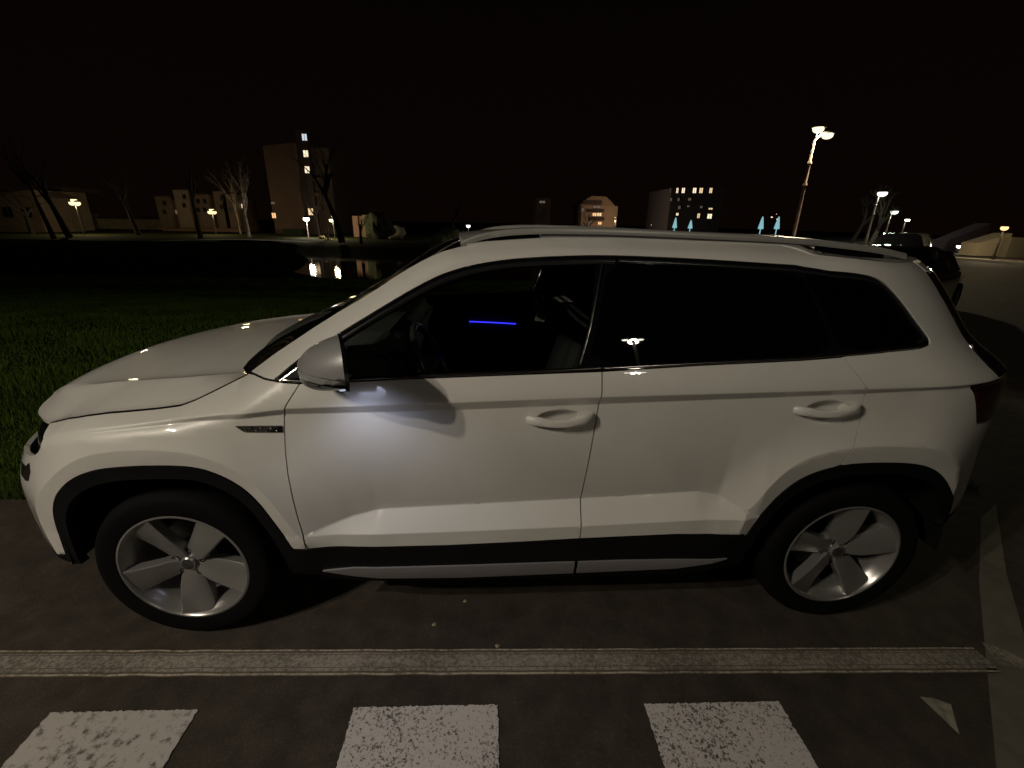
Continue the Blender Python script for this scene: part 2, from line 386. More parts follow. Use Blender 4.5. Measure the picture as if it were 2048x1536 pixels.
# the bumper corner is one skin with the wing in the photograph: wing runs down in front of the arch
nose_low = [(-.45,.76),(-.60,.775),(-.71,.79)]
fender_full = [(.549,1.1005),(.465,1.105),(.40,1.103),(.36,1.101)]+seam+[(-.440,.900),(-.415,.882),(-.420,.858),(-.440,.838),(-.475,.818),(-.52,.806),(-.60,.797),(-.70,.789),(-.76,.775),(-.78,.60),(-.76,.44),(-.70,.395),(-.52,.385)]+[q for q in AFI]+[(.44,.443),(.493,.444)]+D_L[:0:-1]
panel('front_fender', fender_full, PAINT, CAR)
panel('front_door', D_L[:1]+[q for q in BELT_W if .56 < q[0] < 1.5]+D_M+[(1.3,.46),(1.024,.449),(.75,.446)]+D_L[:0:-1], PAINT, CAR, dents=[(1.425,.968,0.094,.042,.024)])
arR = [q for q in ARI if q[0] < 2.46]
panel('rear_door', D_M[:1]+[q for q in BELT_W if 1.6 < q[0] < 2.4]+[(2.3,1.188)]+D_R+arR[::-1]+[(1.9,.4855)]+D_M[:0:-1], PAINT, CAR, dents=[(2.380,1.003,0.094,.042,.024)])
# body side: windscreen pillar, roof edge, rear pillar and rear quarter
top = [(u, z) for u, z in T_EDGE if .32 < u < 2.9]
top = [(.326,1.098)]+chaikin(top, 1)+[(3.0,1.502),(3.12,1.499),(3.235,1.498)]
rearq = [(3.240,1.463),(3.236,1.426),(3.222,1.385),(3.220,1.296),(3.195,1.212),(3.135,1.145),(3.12,1.105)]
arB = [q for q in ARI if q[0] > 2.49]
quarter = [(3.12,1.105),(2.94,1.098),(2.935,1.085),(2.98,1.02),(3.03,.935),(3.18,.925),(3.24,.87),(3.30,.70),(3.29,.56),(3.20,.505)]+arB[::-1]+D_R[::-1]
side = top[::1]+rearq+quarter+[q for q in WT[::-1] if True]
panel('side_panel', [(.365,1.1025)]+top+rearq+quarter+[q for q in BELT_W if q[0] > 2.488]+[(2.945,1.2305)]+WT[::-1][4:]+[(.46,1.1075)], PAINT, CAR, gap=.0015)
# tail lamp and rear bumper, tailgate skin round the corner
UEND = 2.75+float(CR[0][-1]); UBEG = -.15-float(CF[0][-1])
panel('tail_light', [(2.945,1.094),(3.12,1.101),(3.35,1.095),(3.36,.94),(3.18,.928),(3.035,.938),(2.985,1.02)], REDL, CAR, off=.001, lines=False)
panel('tailgate', [(3.12,1.105),(3.35,1.10),(UEND,1.10),(UEND,.70),(3.30,.70),(3.245,.87),(3.19,.922),(3.36,.935),(3.355,1.095)], PAINT, CAR, lines=False)
panel('rear_window', [(3.244,1.461),(3.240,1.426),(3.226,1.385),(3.224,1.296),(3.199,1.212),(3.139,1.145),(3.124,1.11),(UEND,1.11),(UEND,1.462)], PRIV, CAR, off=.004, lines=False)
panel('rear_spoiler', [(3.238,1.495),(3.243,1.463),(UEND,1.463),(UEND,1.498)], PAINT, CAR, off=.001, lip=.02, lines=False)
panel('rear_bumper', [(3.20,.50),(3.295,.56),(3.30,.697),(UEND,.697),(UEND,.38),(3.20,.40),(3.09,.49)], BLACKP, CAR, lines=False)
# nose: head lamp, bumper, grille, all wrapping to the centre line
panel('headlight', [(-.458,.911),(-.60,.906),(-.80,.90),(-1.12,.895),(-1.08,.77),(-.77,.777),(-.70,.787),(-.60,.795),(-.52,.804),(-.473,.816),(-.438,.836),(-.418,.858),(-.413,.882),(-.438,.900)], GLOSSB, CAR, off=-.034, lines=False)
panel('front_bumper', [(-.78,.60),(-.765,.772),(-1.02,.765),(-1.02,.60),(UBEG,.58),(UBEG,.395),(-.76,.395),(-.765,.44)], PAINT, CAR, lines=False)
panel('fog_light', [(-.56,.752),(-.525,.775),(-.505,.745),(-.515,.705),(-.55,.695),(-.62,.70),(-.64,.745)], GLOSSB, CAR, off=.002, lines=False, gap=0)
panel('grille', [(-1.025,.762),(-1.13,.893),(UBEG,.893),(UBEG,.585),(-1.025,.605)], GLOSSB, CAR, off=-.012, lines=False)
panel('grille_frame', [(-1.10,.885),(-1.10,.898),(UBEG,.898),(UBEG,.885)], CHROME, CAR, off=.003, lines=False, gap=0)
# black wheel arch mouldings and door cladding
def arch_open(c, line, s=.885):
    return [(c[0]+(x-c[0])*s, c[1]+(z-c[1])*s) for x, z in line]
AFO = arch_open((.0, .34), AFI); ARO = arch_open((2.62, .36), ARI)
AFO = [(-.365,.36)]+AFO+[(.40,.36),(.41,.30)]; ARO = [(2.21,.30),(2.225,.42)]+ARO
sil_t = [(.66,.347),(1.07,.351),(1.52,.359),(1.92,.361),(2.14,.350)]
clad = [(-.415,.395)]+[q for q in AFI]+[(.44,.4405),(.486,.442),(1.024,.447),(1.537,.469)]+[(2.16,.494)]+[q for q in ARI]+[(3.055,.49)]+ARO[::-1]+[(1.9,.25),(1.0,.24),(.6,.25)]+AFO[::-1]+[(-.44,.355),(-.5,.37),(-.52,.38)]
panel('wheel_arch_cladding', clad, BLACKP, CAR, off=.003, lines=False, lip=.03)
sil = [(.52,.318),(.56,.330),(.653,.348),(1.071,.353),(1.514,.361)]
sil2 = [(1.524,.361),(1.695,.364),(1.918,.363),(2.10,.357),(2.138,.352)]
panel('sill_trim', sil+[(1.514,.291),(1.068,.274),(.742,.281),(.626,.297)], SILL, CAR, off=.010, lines=False, lip=.02)
panel('sill_trim', sil2+[(1.931,.308),(1.524,.292)], SILL, CAR, off=.010, lines=False, lip=.02)
# front skirt under the nose
# wing badge plate
bd = panel('fender_badge', [(.322,.953),(.348,.932),(.474,.931),(.476,.954),(.40,.954)], GLOSSB, CAR, off=.004, lines=False, gap=0)
for b_, sgn in zip(bd, (0, 1)):
    m = MB()
    for k in range(7):
        u0 = .356+.017*k; q = M(np.array([u0]), np.array([.943]))[0]; q[1] = q[1] if not sgn else 2*HW-q[1]
        yy = q[1]-.007 if not sgn else q[1]+.007
        m.ball((u0, yy, .938+.010*(k % 2)), (.0035, .003, .0035), 8, 6)
    m.build('badge_stud', CHROME, b_, True)
# dark band round the windows with the door glass let in
GF = [(.700,1.243),(.826,1.318),(.915,1.366),(.995,1.405),(1.112,1.444),(1.2,1.463),(1.287,1.474),(1.42,1.484),(1.548,1.487),(1.520,1.32),(1.476,1.158),(1.295,1.148),(.878,1.130),(.60,1.117),(.56,1.121),(.575,1.15)]
GR = [(1.584,1.486),(1.75,1.486),(1.908,1.480),(2.298,1.463),(2.375,1.41),(2.41,1.34),(2.465,1.213),(1.894,1.181),(1.506,1.160),(1.55,1.32)]
GQ = [(2.345,1.461),(2.6,1.458),(2.771,1.451),(2.855,1.439),(2.888,1.427),(2.897,1.406),(2.912,1.331),(2.928,1.262),(2.924,1.246),(2.900,1.237),(2.505,1.215),(2.465,1.315),(2.42,1.40)]
surround = [(.475,1.112)]+[q for q in WT[2:-4]]+[(2.94,1.2315),(2.89,1.2255)]+BELT_W[::-1][1:]
panel('window_frame', surround, GLOSSB, CAR, holes=[GF], off=-.004, lines=False, gap=.0005, lip=.02)
def glaz(n, g, m, off): return panel(n, chaikin(g, 1, True), m, CAR, off=off, lines=False, gap=0, lip=0)
panel('side_window', shrink(GF, -.008), GLASS, CAR, off=-.012, lines=False, gap=0, lip=0)
glaz('side_window', GR, PRIV, -.001); glaz('side_window', GQ, PRIV, -.0005)
strip('window_trim', [q for q in BELT_W if q[0] < 1.5]+[(1.552,1.149)], .001, .011, CHROME, CAR, .002)
strip('window_trim', [(1.560,1.149)]+[q for q in BELT_W if q[0] > 1.6]+[(2.944,1.231)], .001, .011, CHROME, CAR, .002)
w1 = [q for q in WT if q[0] < 1.61 and q[1] > 1.13]; w2 = [(1.622,1.513)]+[q for q in WT if q[0] > 1.64]
strip('window_trim', w1, -.009, -.026, DKTRIM, CAR, .0)
strip('window_trim', w2[:-2], -.009, -.022, DKTRIM, CAR, .0)
strip('window_trim', [(1.482,1.165),(1.52,1.29),(1.566,1.486)], -.004, .004, CHROME, CAR, .001)
# small fixed triangle ahead of the mirror
panel('mirror_base', [(.485,1.113),(.553,1.118),(.60,1.119),(.63,1.20),(.60,1.192),(.56,1.168)], BLACKP, CAR, off=.004, lines=False, gap=0)
strip('window_trim', [(.478,1.116),(.60,1.20)], -.004, -.016, CHROME, CAR, .004)

# under shell that closes the shut lines
def shell(name, us, zs, off):
    V = []; F = []; U, Z = np.meshgrid(us, zs); Z = np.minimum(Z, np.interp(U, _te[:, 0], _te[:, 1])-.045); P = M(U, Z)+MN(U, Z)*-off; nr, nc = U.shape
    skip = (np.hypot(P[..., 0], P[..., 2]-.34) < .50) | (np.hypot(P[..., 0]-2.638, P[..., 2]-.34) < .50)
    V = P.reshape(-1, 3); F = []
    for i in range(nr-1):
        for j in range(nc-1):
            if not skip[i, j]: F.append((i*nc+j, i*nc+j+1, (i+1)*nc+j+1, (i+1)*nc+j))
    o = obj(name, V, F, GAPM, CAR); W = V.copy(); W[:, 1] = 2*HW-W[:, 1]; obj(name, W, [g[::-1] for g in F], GAPM, CAR)
shell('inner_shell', np.concatenate([np.linspace(UBEG, -.2, 30), np.linspace(-.15, 2.7, 100), np.linspace(2.75, UEND, 30)]), np.arange(.36, 1.10, .02), .045)

# bonnet, roof: skins over the plan, height rising from the shut line
def cap(name, uline, edge, H, material, grid=.03, lip=.014):
    e = M(np.array([q[0] for q in uline]), np.array([q[1] for q in uline]))
    near = [(a, b) for a, b in e[:, :2]]
    poly = near+list(edge)+[(a, 2*HW-b) for a, b in edge[::-1]]+[(a, 2*HW-b) for a, b in near[::-1]]
    pl = []
    for q in poly:
        if not pl or np.hypot(q[0]-pl[-1][0], q[1]-pl[-1][1]) > 1e-4: pl.append(q)
    A = sum(pl[i][0]*pl[(i+1) % len(pl)][1]-pl[(i+1) % len(pl)][0]*pl[i][1] for i in range(len(pl)))
    ln = []
    if 'hood' in name:
        xs = np.arange(-.6, .25, .02); q = itp(xs, [(-.8,.42),(-.55,.52),(-.37,.575),(-.12,.615),(.06,.632),(.3,.665)])
        ln = [(xs, HW+sg*(q+e_)) for sg in (-1, 1) for e_ in (-.004, .004)]
    v, f = triangulate(shrink(pl, .0042), [], grid, .015, ln)
    us_ = np.array(resample([tuple(q) for q in uline], .01, False)); e2 = M(us_[:, 0], us_[:, 1])
    for _ in range(6): e2[1:-1] = (e2[:-2]+2*e2[1:-1]+e2[2:])/4
    LS = e2[:, :2]; ZS = e2[:, 2]
    def h(x, y):
        y = np.minimum(y, 2*HW-y); d = np.full(x.shape, 9.); z = np.zeros(x.shape)
        l = LS; zz = ZS
        for i in range(len(l)-1):
            ab = l[i+1]-l[i]; t = np.clip(((x-l[i, 0])*ab[0]+(y-l[i, 1])*ab[1])/max(ab@ab, 1e-9), 0, 1)
            dd = np.hypot(x-l[i, 0]-t*ab[0], y-l[i, 1]-t*ab[1]); k = dd < d; d = np.where(k, dd, d); z = np.where(k, zz[i]+t*(zz[i+1]-zz[i]), z)
        return H(x, y, d, z)
    x, y = v[:, 0], v[:, 1]; q = .01
    if 'hood' in name: q = np.where(np.abs(np.abs(y-HW)-itp(x, [(-.8,.42),(-.55,.52),(-.37,.575),(-.12,.615),(.06,.632),(.3,.665)])) < .02, np.where(x > -.42, .005, .02), .016)
    P = np.stack([x, y, h(x, y)], -1); N = np.stack([-(h(x+q, y)-h(x-q, y))/(2*q), -(h(x, y+q)-h(x, y-q))/(2*q), 1+0*x], -1); N /= np.linalg.norm(N, axis=1, keepdims=True)
    return lift(name, v, f, P, N, material, CAR, lip, False)[0]
def H_hood(x, y, d, zb):
    c = itp(x, [(-.80,.905),(-.72,.925),(-.65,.948),(-.54,.974),(-.3,1.020),(-.1,1.046),(0,1.056),(.2,1.083),(.35,1.10)])
    s = np.abs(y-HW)
    yc = itp(x, [(-.8,.42),(-.55,.52),(-.37,.575),(-.12,.615),(.06,.632),(.3,.665)])
    fl = c-.026*(s/.63)**2; ze = c-.026*(yc/.63)**2
    dl = itp(x, [(-.55,0),(-.3,.006),(.3,.006)]); fl = ze-2*dl*(1-np.exp(-np.maximum(yc-s, 0)/.035))+.022*np.clip(1-(s/yc)**2, 0, 1)
    t = np.clip((s-yc)/(s-yc+d+1e-4), 0, 1)
    out = ze+(zb-ze)*t**1.05
    z = np.where(s > yc, out, fl)
    k = np.sqrt(np.clip(1-(1-np.clip(d/.11, 0, 1))**2, 0, 1)); fr = sstep(np.clip((-.30-x)/.25, 0, 1))
    return z*(1-fr)+(zb+(z-zb)*k)*fr
hs = [(u, z+.0005) for u, z in seam]
wrap = [(u, float(np.interp(u, [UBEG, -1.1, -.8, -.462], [.898, .899, .903, .914]))) for u in np.linspace(-.50, UBEG, 30)]
cap('hood', hs+wrap[:-1], [], H_hood, PAINT) if False else None
# trailing edge of the bonnet, near side to centre
hood_line = hs+wrap
e0 = M(np.array([hs[0][0]]), np.array([hs[0][1]]))[0]
tr = [(.235,.30),(.195,.36),(.17,.46),(.15,.60),(.145,.80),(.143,HW)]
cap('hood', hood_line[::-1], [(q[0], q[1]) for q in tr], H_hood, PAINT, grid=.028)
strip('hood_gap_shade', seam[::-1], -.0035, .0035, GAPM, CAR, -.001, lip=.004)  # black strip laid in the bonnet gap in place of its shade
def H_roof(x, y, d, zb): return zb+.004+.028*(1-(1-np.clip(d/.55, 0, 1))**2)
roof_u = [(u, TE(u)-.0005) for u in np.concatenate([np.linspace(UEND, 2.9, 30), np.linspace(2.85, 1.09, 60)])]
e1 = M(np.array([1.09]), np.array([TE(1.09)]))[0]
hdr = [(e1[0]-.065*(1-((HW-y)/(HW-e1[1]))**2), y) for y in np.linspace(e1[1]+.05, HW, 8)]
cap('roof', roof_u, hdr, H_roof, PAINT, grid=.05)
# windscreen: lofted between the pillars, bowed forward
us = np.linspace(.34, 1.085, 24); ss = np.linspace(-1, 1, 25); V = []
for u in us:
    a = M(np.array([u]), np.array([TE(u)]))[0]; bow = np.interp(u, [.33, .45, .6, .85, 1.09], [.17, .11, .05, .035, .06])
    for s in ss: V.append((a[0]-bow*(1-s*s), HW+s*(HW-a[1]), a[2]+np.interp(u, [.34, 1.09], [.0, .012])*(1-s*s)-.004))
F = [(i*25+j, (i+1)*25+j, (i+1)*25+j+1, i*25+j+1) for i in range(23) for j in range(24)]
obj('windshield', V, F, glass('windscreen_glass', (.5,.54,.5)), CAR, smooth=True)
# scuttle, wiper arms and dashboard top
m = MB(); V = []
for k, y in enumerate(np.linspace(.19, 2*HW-.19, 30)):
    s = (y-HW)/(HW-.19); xb = .36-.19*(1-s*s); V += [(xb-.10, y, 1.045-.01*abs(s)), (xb+.03, y, 1.062), (xb+.20, y, 1.04)]
m.add(V, [(i*3+j, i*3+j+1, i*3+j+4, i*3+j+3) for i in range(29) for j in range(2)]); m.build('cowl', BLACKP, CAR, True)
m = MB(); m.tube([(.28,.34,1.09),(.36,.55,1.135),(.38,.95,1.15)], [.012,.009,.006], 8); m.tube([(.27,.98,1.10),(.33,1.2,1.14),(.36,1.5,1.14)], [.012,.009,.006], 8); m.build('wiper', BLACKP, CAR, True)

# roof rails
for sgn in (0, 1):
    f = lambda y: y if not sgn else 2*HW-y
    rail = chaikin([(1.07,1.534),(1.12,1.556),(1.20,1.574),(1.30,1.584),(1.42,1.588),(1.65,1.588),(2.0,1.579),(2.3,1.570),(2.46,1.557),(2.58,1.546),(2.68,1.534),(2.76,1.518)], 2)
    V = []; F = []; sec = [(-.016,-.010),(-.017,.004),(-.012,.011),(0,.013),(.012,.011),(.017,.004),(.016,-.010)]
    for x, z in rail:
        for a, b in sec: V.append((x, f(.325+a), z+b))
    n = len(sec)
    F = [(i*n+k, i*n+(k+1) % n, (i+1)*n+(k+1) % n, (i+1)*n+k) for i in range(len(rail)-1) for k in range(n)]+[tuple(range(n)), tuple((len(rail)-1)*n+k for k in range(n))]
    if sgn: F = [g[::-1] for g in F]
    r = obj('roof_rail', V, F, RAILM, CAR, smooth=True, angle=40)
    m = MB(); xs = np.linspace(1.36, 2.40, 20); V = []
    for x in xs:
        zt = float(np.interp(x, [q[0] for q in rail], [q[1] for q in rail])); V += [(x, f(.318), 1.55), (x, f(.318), zt-.008), (x, f(.336), zt-.008), (x, f(.336), 1.55)]
    m.add(V, [(i*4+k, i*4+k+1, (i+1)*4+k+1, (i+1)*4+k) for i in range(19) for k in range(3)]+[(0,1,2,3), (76,77,78,79)]); m.build('rail_foot', SILL, r)
    for xa, xb in ((1.13, 1.355), (2.405, 2.68)):  # black plates stand in for the shade in the gap under the rail
        m = MB(); xs = np.linspace(xa, xb, 12); V = []
        for x in xs:
            zt = float(np.interp(x, [q[0] for q in rail], [q[1] for q in rail])); V += [(x, f(.322), 1.50), (x, f(.322), zt-.006), (x, f(.330), zt-.006), (x, f(.330), 1.50)]
        m.add(V, [(i*4+k, i*4+k+1, (i+1)*4+k+1, (i+1)*4+k) for i in range(11) for k in range(3)]+[(0,1,2,3), (44,45,46,47)]); m.build('rail_gap_shade', GLOSSB, r)

# wheels
def wheel(x, y, face, rot, steer=0):
    w = bpy.data.objects.new('wheel', None); link(w, CAR); w.location = (x, y, .336); w.rotation_euler = (0, 0, (0 if face < 0 else math.pi)+steer)
    # local: outer face at y = -.05
    m = MB(); prof = [(.234,.09),(.236,-.055),(.242,-.062),(.262,-.062),(.290,-.070),(.312,-.066),(.327,-.050),(.335,-.025),(.336,.0),(.336,.10),(.330,.13),(.30,.15),(.24,.145)]
    m.lathe(prof, 96); m.build('tyre', RUBBER, w, True, 50)
    m = MB(); m.lathe([(.243,-.064),(.236,-.066),(.229,-.060),(.226,-.045),(.214,-.030),(.205,.0),(.205,.12)][::1], 96); rim = m.build('rim', ALLOY, w, True, 40)
    # five broad blades
    m = MB()
    for k in range(5):
        a = math.radians(rot+72*k); ca, sa = math.cos(a), math.sin(a)
        st = [(.030,.020,.020,-.030,-.026),(.060,.032,.032,-.040,-.026),(.095,.036,.037,-.050,-.026),(.14,.041,.042,-.056,-.028),(.19,.046,.048,-.060,-.034),(.228,.051,.053,-.062,-.048)]
        V = []
        for r, wl, wr, yt, ym in st:
            wl *= 1.2; wr *= 1.2
            # leading edge stands proud, trailing edge falls back; thick sides
            row = [(-wl, yt+.040), (-wl, yt+.002), (-wl+.006, yt-.001), (-wl+.022, yt+.003), (wr-.006, ym), (wr, ym+.004), (wr, ym+.034)]
            for q, yy in row: V.append((r*ca-q*sa, yy, r*sa+q*ca))
        n = 7; F = [(i*n+j, (i+1)*n+j, (i+1)*n+j+1, i*n+j+1) for i in range(5) for j in range(n-1)]
        m.add(V, F)
    sp = m.build('spoke', ALLOY, w, True, 25)
    m = MB(); m.lathe([(.0,-.040),(.026,-.040),(.030,-.036),(.031,-.026),(.060,-.022),(.075,-.010),(.075,.03)], 48); hub = m.build('hub', ALLOY, w, True, 35)
    for k in range(5):
        m = MB(); a = math.radians(rot+36+72*k); m.lathe([(.0,-.0215),(.010,-.0215),(.0125,-.026),(.0150,-.0265)], 16, c=(.053*math.cos(a), -.002, .053*math.sin(a))); m.build('lug_nut', GLOSSB, hub, True)
    m = MB(); m.lathe([(.0,-.042),(.020,-.0415),(.0235,-.040)], 32); m.build('centre_cap', mat('cap_grey', (.06,.06,.06), .35, metal=.5), w, True)
    m = MB(); m.lathe([(.05,.055),(.150,.055),(.150,.075),(.05,.075)], 64); m.build('brake_disc', DISC, w, True, 30)
    m = MB(); m.box((.05,.03,-.07),(.14,.10,.07)); m.build('brake_caliper', BLACKP, w)
    m = MB(); m.lathe([(0,.12),(.206,.12)], 48); m.build('wheel_back', GAPM, w)
    return w
wheel(0, .105, -1, 54); wheel(2.638, .115, -1, 90)
wheel(0, 2*HW-.105, 1, 54); wheel(2.638, 2*HW-.115, 1, 90)
# wheel housings and floor
for cx in (0.0, 2.63):
    for sgn in (0, 1):
        V = []; F = []
        f = (lambda y: y) if not sgn else (lambda y: 2*HW-y)
        rr = .47; N_ = 40
        for k in range(N_+1):
            a = math.pi*k/N_; V += [(cx+.405*math.cos(a), f(.045), .36+.46*math.sin(a)), (cx+.405*math.cos(a), f(.36), .36+.46*math.sin(a)), (cx, f(.36), .345)]
        for k in range(N_): F += [(3*k, 3*k+1, 3*k+4, 3*k+3), (3*k+1, 3*k+2, 3*k+4)]
        obj('wheel_housing', V, F, GAPM, CAR)
m = MB(); m.box((-.62,.40,.33),(-.50,1.44,.40)); m.box((.50,.10,.22),(2.12,1.74,.36)); m.box((3.05,.3,.28),(3.30,1.54,.45)); m.box((-.5,.37,.22),(3.1,1.47,.34)); m.build('underbody', GAPM, CAR)

# door mirror
def mirror(sgn):
    f = (lambda y: y) if not sgn else (lambda y: 2*HW-y)
    def shape(z0, z1, name, material, parent, grow=0.0):
        V = []; nt, nf = 40, 22; c = (.758, -.092, 1.214); rx, ry, rz = .138+grow, .108+grow, .078+grow
        for i in range(nf+1):
            ph = (math.pi/2)*i/nf
            for k in range(nt):
                t = 2*math.pi*k/nt; e = 2/2.15
                cs = math.copysign(abs(math.cos(t))**e, math.cos(t)); sn = math.copysign(abs(math.sin(t))**e, math.sin(t))
                rad = math.cos(ph)**.80; x = c[0]-rx*math.sin(ph)
                z = c[2]+rz*sn*rad-.046*math.sin(ph)
                y = c[1]+ry*cs*rad+.035*math.sin(ph)
                if cs > 0: y = y
                V.append((x-.022-.38*(y-c[1]), f(y), min(max(z, z0), z1)))
        F = [(i*nt+k, i*nt+(k+1) % nt, (i+1)*nt+(k+1) % nt, (i+1)*nt+k) for i in range(nf) for k in range(nt)]+[tuple(range(nt))[::-1]]
        if sgn: F = [g[::-1] for g in F]
        return obj(name, V, F, material, parent, smooth=True, angle=50)
    b = shape(1.192, 1.5, 'wing_mirror', SILVER, CAR)
    shape(1.168, 1.189, 'turn_indicator', SILVER, b, -.003); shape(1.0, 1.166, 'mirror_housing', GLOSSB, b, -.004)
    def plate(x0, x1, y0, y1, z0, z1, name, mt):
        V = []; n = 32
        for xx in (x0, x1):
            for k in range(n):
                t = 2*math.pi*k/n; e = 2/3.2; cs = math.copysign(abs(math.cos(t))**e, math.cos(t)); sn = math.copysign(abs(math.sin(t))**e, math.sin(t))
                y = (y0+y1)/2+(y1-y0)/2*cs; V.append((xx-.022-.38*(y+.095), f(y), (z0+z1)/2+(z1-z0)/2*sn))
        F = [(k, (k+1) % n, n+(k+1) % n, n+k) for k in range(n)]+[tuple(range(n))[::-1], tuple(n+k for k in range(n))]
        return obj(name, V, F, mt, b, smooth=True, angle=40)
    plate(.757, .768, -.200, .016, 1.136, 1.292, 'mirror_rim', GLOSSB); plate(.768, .770, -.190, .006, 1.146, 1.282, 'mirror_glass', CHROME)
    m = MB(); m.tube([(.60,f(.045),1.135),(.67,f(-.0),1.150),(.73,f(-.05),1.165)], [.028,.026,.026], 12, flat=.7); m.build('mirror_arm', GLOSSB, b, True)
    return b
MIR = mirror(0); mirror(1)
# door handles
def handle(x0, zoff, sgn):
    f = (lambda y: y) if not sgn else (lambda y: 2*HW-y)
    st = [(0,.974,.008,-.001),(.003,.974,.0115,-.006),(.022,.974,.0150,-.017),(.05,.973,.0155,-.024),(.075,.9705,.0135,-.028),(.10,.969,.0120,-.031),(.14,.971,.0125,-.033),(.170,.978,.0165,-.033),(.20,.984,.0185,-.030),(.222,.988,.0165,-.024),(.231,.990,.012,-.014),(.233,.990,.010,-.002)]
    V = []; F = []; sec = [(.96,.013),(1,.002),(.86,-.001),(0,-.003),(-.86,-.001),(-1,.002),(-.96,.013)]
    for dx, zc, hh, yo in st:
        yb = float(S(x0+dx, zc+zoff))
        for a, b in sec: V.append((x0+dx, f(yb+yo+b), zc+zoff+a*hh))
    n = 7; F = [(i*n+k, (i+1)*n+k, (i+1)*n+(k+1) % n, i*n+(k+1) % n) for i in range(len(st)-1) for k in range(n)]+[tuple(range(n)), tuple((len(st)-1)*n+k for k in range(n))[::-1]]
    if sgn: F = [g[::-1] for g in F]
    o = obj('door_handle', V, F, PAINT, None, smooth=True, angle=45)
    m = MB(); yb = float(S(x0+.2, .985+zoff)); a, b = sorted((f(yb-.020), f(yb+.02))); m.box((x0+.178, a, .972+zoff), (x0+.222, b, .999+zoff)); m.build('handle_mount', PAINT, o)
    return o
doors = [o for o in CAR.children if o.name.startswith(('front_door', 'rear_door'))]
for d in doors:
    far = 1 if '.001' in d.name else 0; fr = d.name.startswith('front')
    h = handle(1.302 if fr else 2.246, 0 if fr else .036, far); h.parent = d

# cabin
def rbox(a, b, r=.04):
    me = bpy.data.meshes.new('t'); import bmesh; bm = bmesh.new(); bmesh.ops.create_cube(bm, size=1)
    for v in bm.verts: v.co = Vector(((a[0]+b[0])/2+v.co.x*(b[0]-a[0]), (a[1]+b[1])/2+v.co.y*(b[1]-a[1]), (a[2]+b[2])/2+v.co.z*(b[2]-a[2])))
    bmesh.ops.bevel(bm, geom=bm.edges[:], offset=r, segments=3, affect='EDGES'); V = [tuple(v.co) for v in bm.verts]; bm.verts.index_update(); F = [tuple(v.index for v in f.verts) for f in bm.faces]; bm.free(); return V, F
def seat(x, y):
    V, F = rbox((x-.28, y-.25, .42), (x+.26, y+.25, .62), .06); s = obj('seat', V, F, CLOTH, CAR, smooth=True, angle=60)
    V, F = rbox((-.07,-.24,0), (.07,.24,.62), .055); R_ = Matrix.Rotation(math.radians(18), 3, 'Y'); V = [tuple(R_ @ Vector(v)+Vector((x+.24, y, .56))) for v in V]; obj('backrest', V, F, CLOTH, s, smooth=True, angle=60)
    V, F = rbox((-.05,-.13,0), (.05,.13,.18), .045); V = [tuple(R_ @ Vector(v)+Vector((x+.455, y, 1.19))) for v in V]; obj('headrest', V, F, CLOTH, s, smooth=True, angle=60)
seat(1.35, .50); seat(1.35, 1.34)
V, F = rbox((2.0,.25,.45), (2.5,1.6,.66), .06); rs = obj('rear_bench', V, F, CLOTH, CAR, smooth=True, angle=60)
V, F = rbox((2.45,.25,.6), (2.62,1.6,1.22), .06); obj('backrest', V, F, CLOTH, rs, smooth=True, angle=60)
V, F = rbox((.38,.17,.66), (.80,1.67,1.135), .05); obj('dashboard', V, F, CLOTH, CAR, smooth=True, angle=60)
V, F = rbox((.56,.27,1.08), (.84,.74,1.215), .05); obj('binnacle', V, F, CLOTH, CAR, smooth=True, angle=60)
m = MB(); R_ = Matrix.Rotation(math.radians(66), 4, 'Y'); c0 = Vector((.93, .50, 1.02))
ring = [tuple(c0+R_.to_3x3() @ Vector((.185*math.cos(t), .185*math.sin(t), 0))) for t in np.linspace(0, 2*math.pi, 49)]
m.tube(ring, .015, 10, caps=False); m.tube([tuple(c0+R_.to_3x3() @ Vector(v)) for v in [(0,-.18,0),(0,.18,0)]], .018, 8); m.tube([tuple(c0), (.75,.5,.93)], .04, 10); sw = m.build('steering_wheel', mat('wheel_leather', (.05,.05,.055), .28), CAR, True)
V, F = rbox((.50,1.70,.45), (1.50,1.78,1.09), .03); dp = obj('door_card', V, F, CLOTH, CAR, smooth=True, angle=60)
m = MB(); m.tube([(1.03,1.695,.958),(1.20,1.695,.952),(1.355,1.695,.944)], .004, 8); m.build('light_strip', BLUE, dp, True)
m = MB(); m.tube([(.99,1.69,.95),(1.0,1.66,.952),(1.03,1.66,.945),(1.045,1.69,.94)], .008, 8); m.build('inner_handle', CHROME, dp, True)
m = MB(); o_ = [(1.388,.70,1.275),(1.378,.70,1.235),(1.400,.70,1.225),(1.388,.70,1.178),(1.432,.70,1.172),(1.450,.70,1.225),(1.425,.70,1.262)]; n_ = len(o_)
m.add(o_+[(x, y+.012, z) for x, y, z in o_], [tuple(range(n_)), tuple(n_+k for k in range(n_))[::-1]]+[(k, n_+k, n_+(k+1) % n_, (k+1) % n_) for k in range(n_)]); m.build('headrest_tag', BEIGE, CAR)
m = MB(); m.box((.88,.35,.60),(2.45,1.5,.62)); m.box((2.68,.15,.60),(3.1,1.7,1.15)); m.build('cabin_floor', GAPM, CAR)
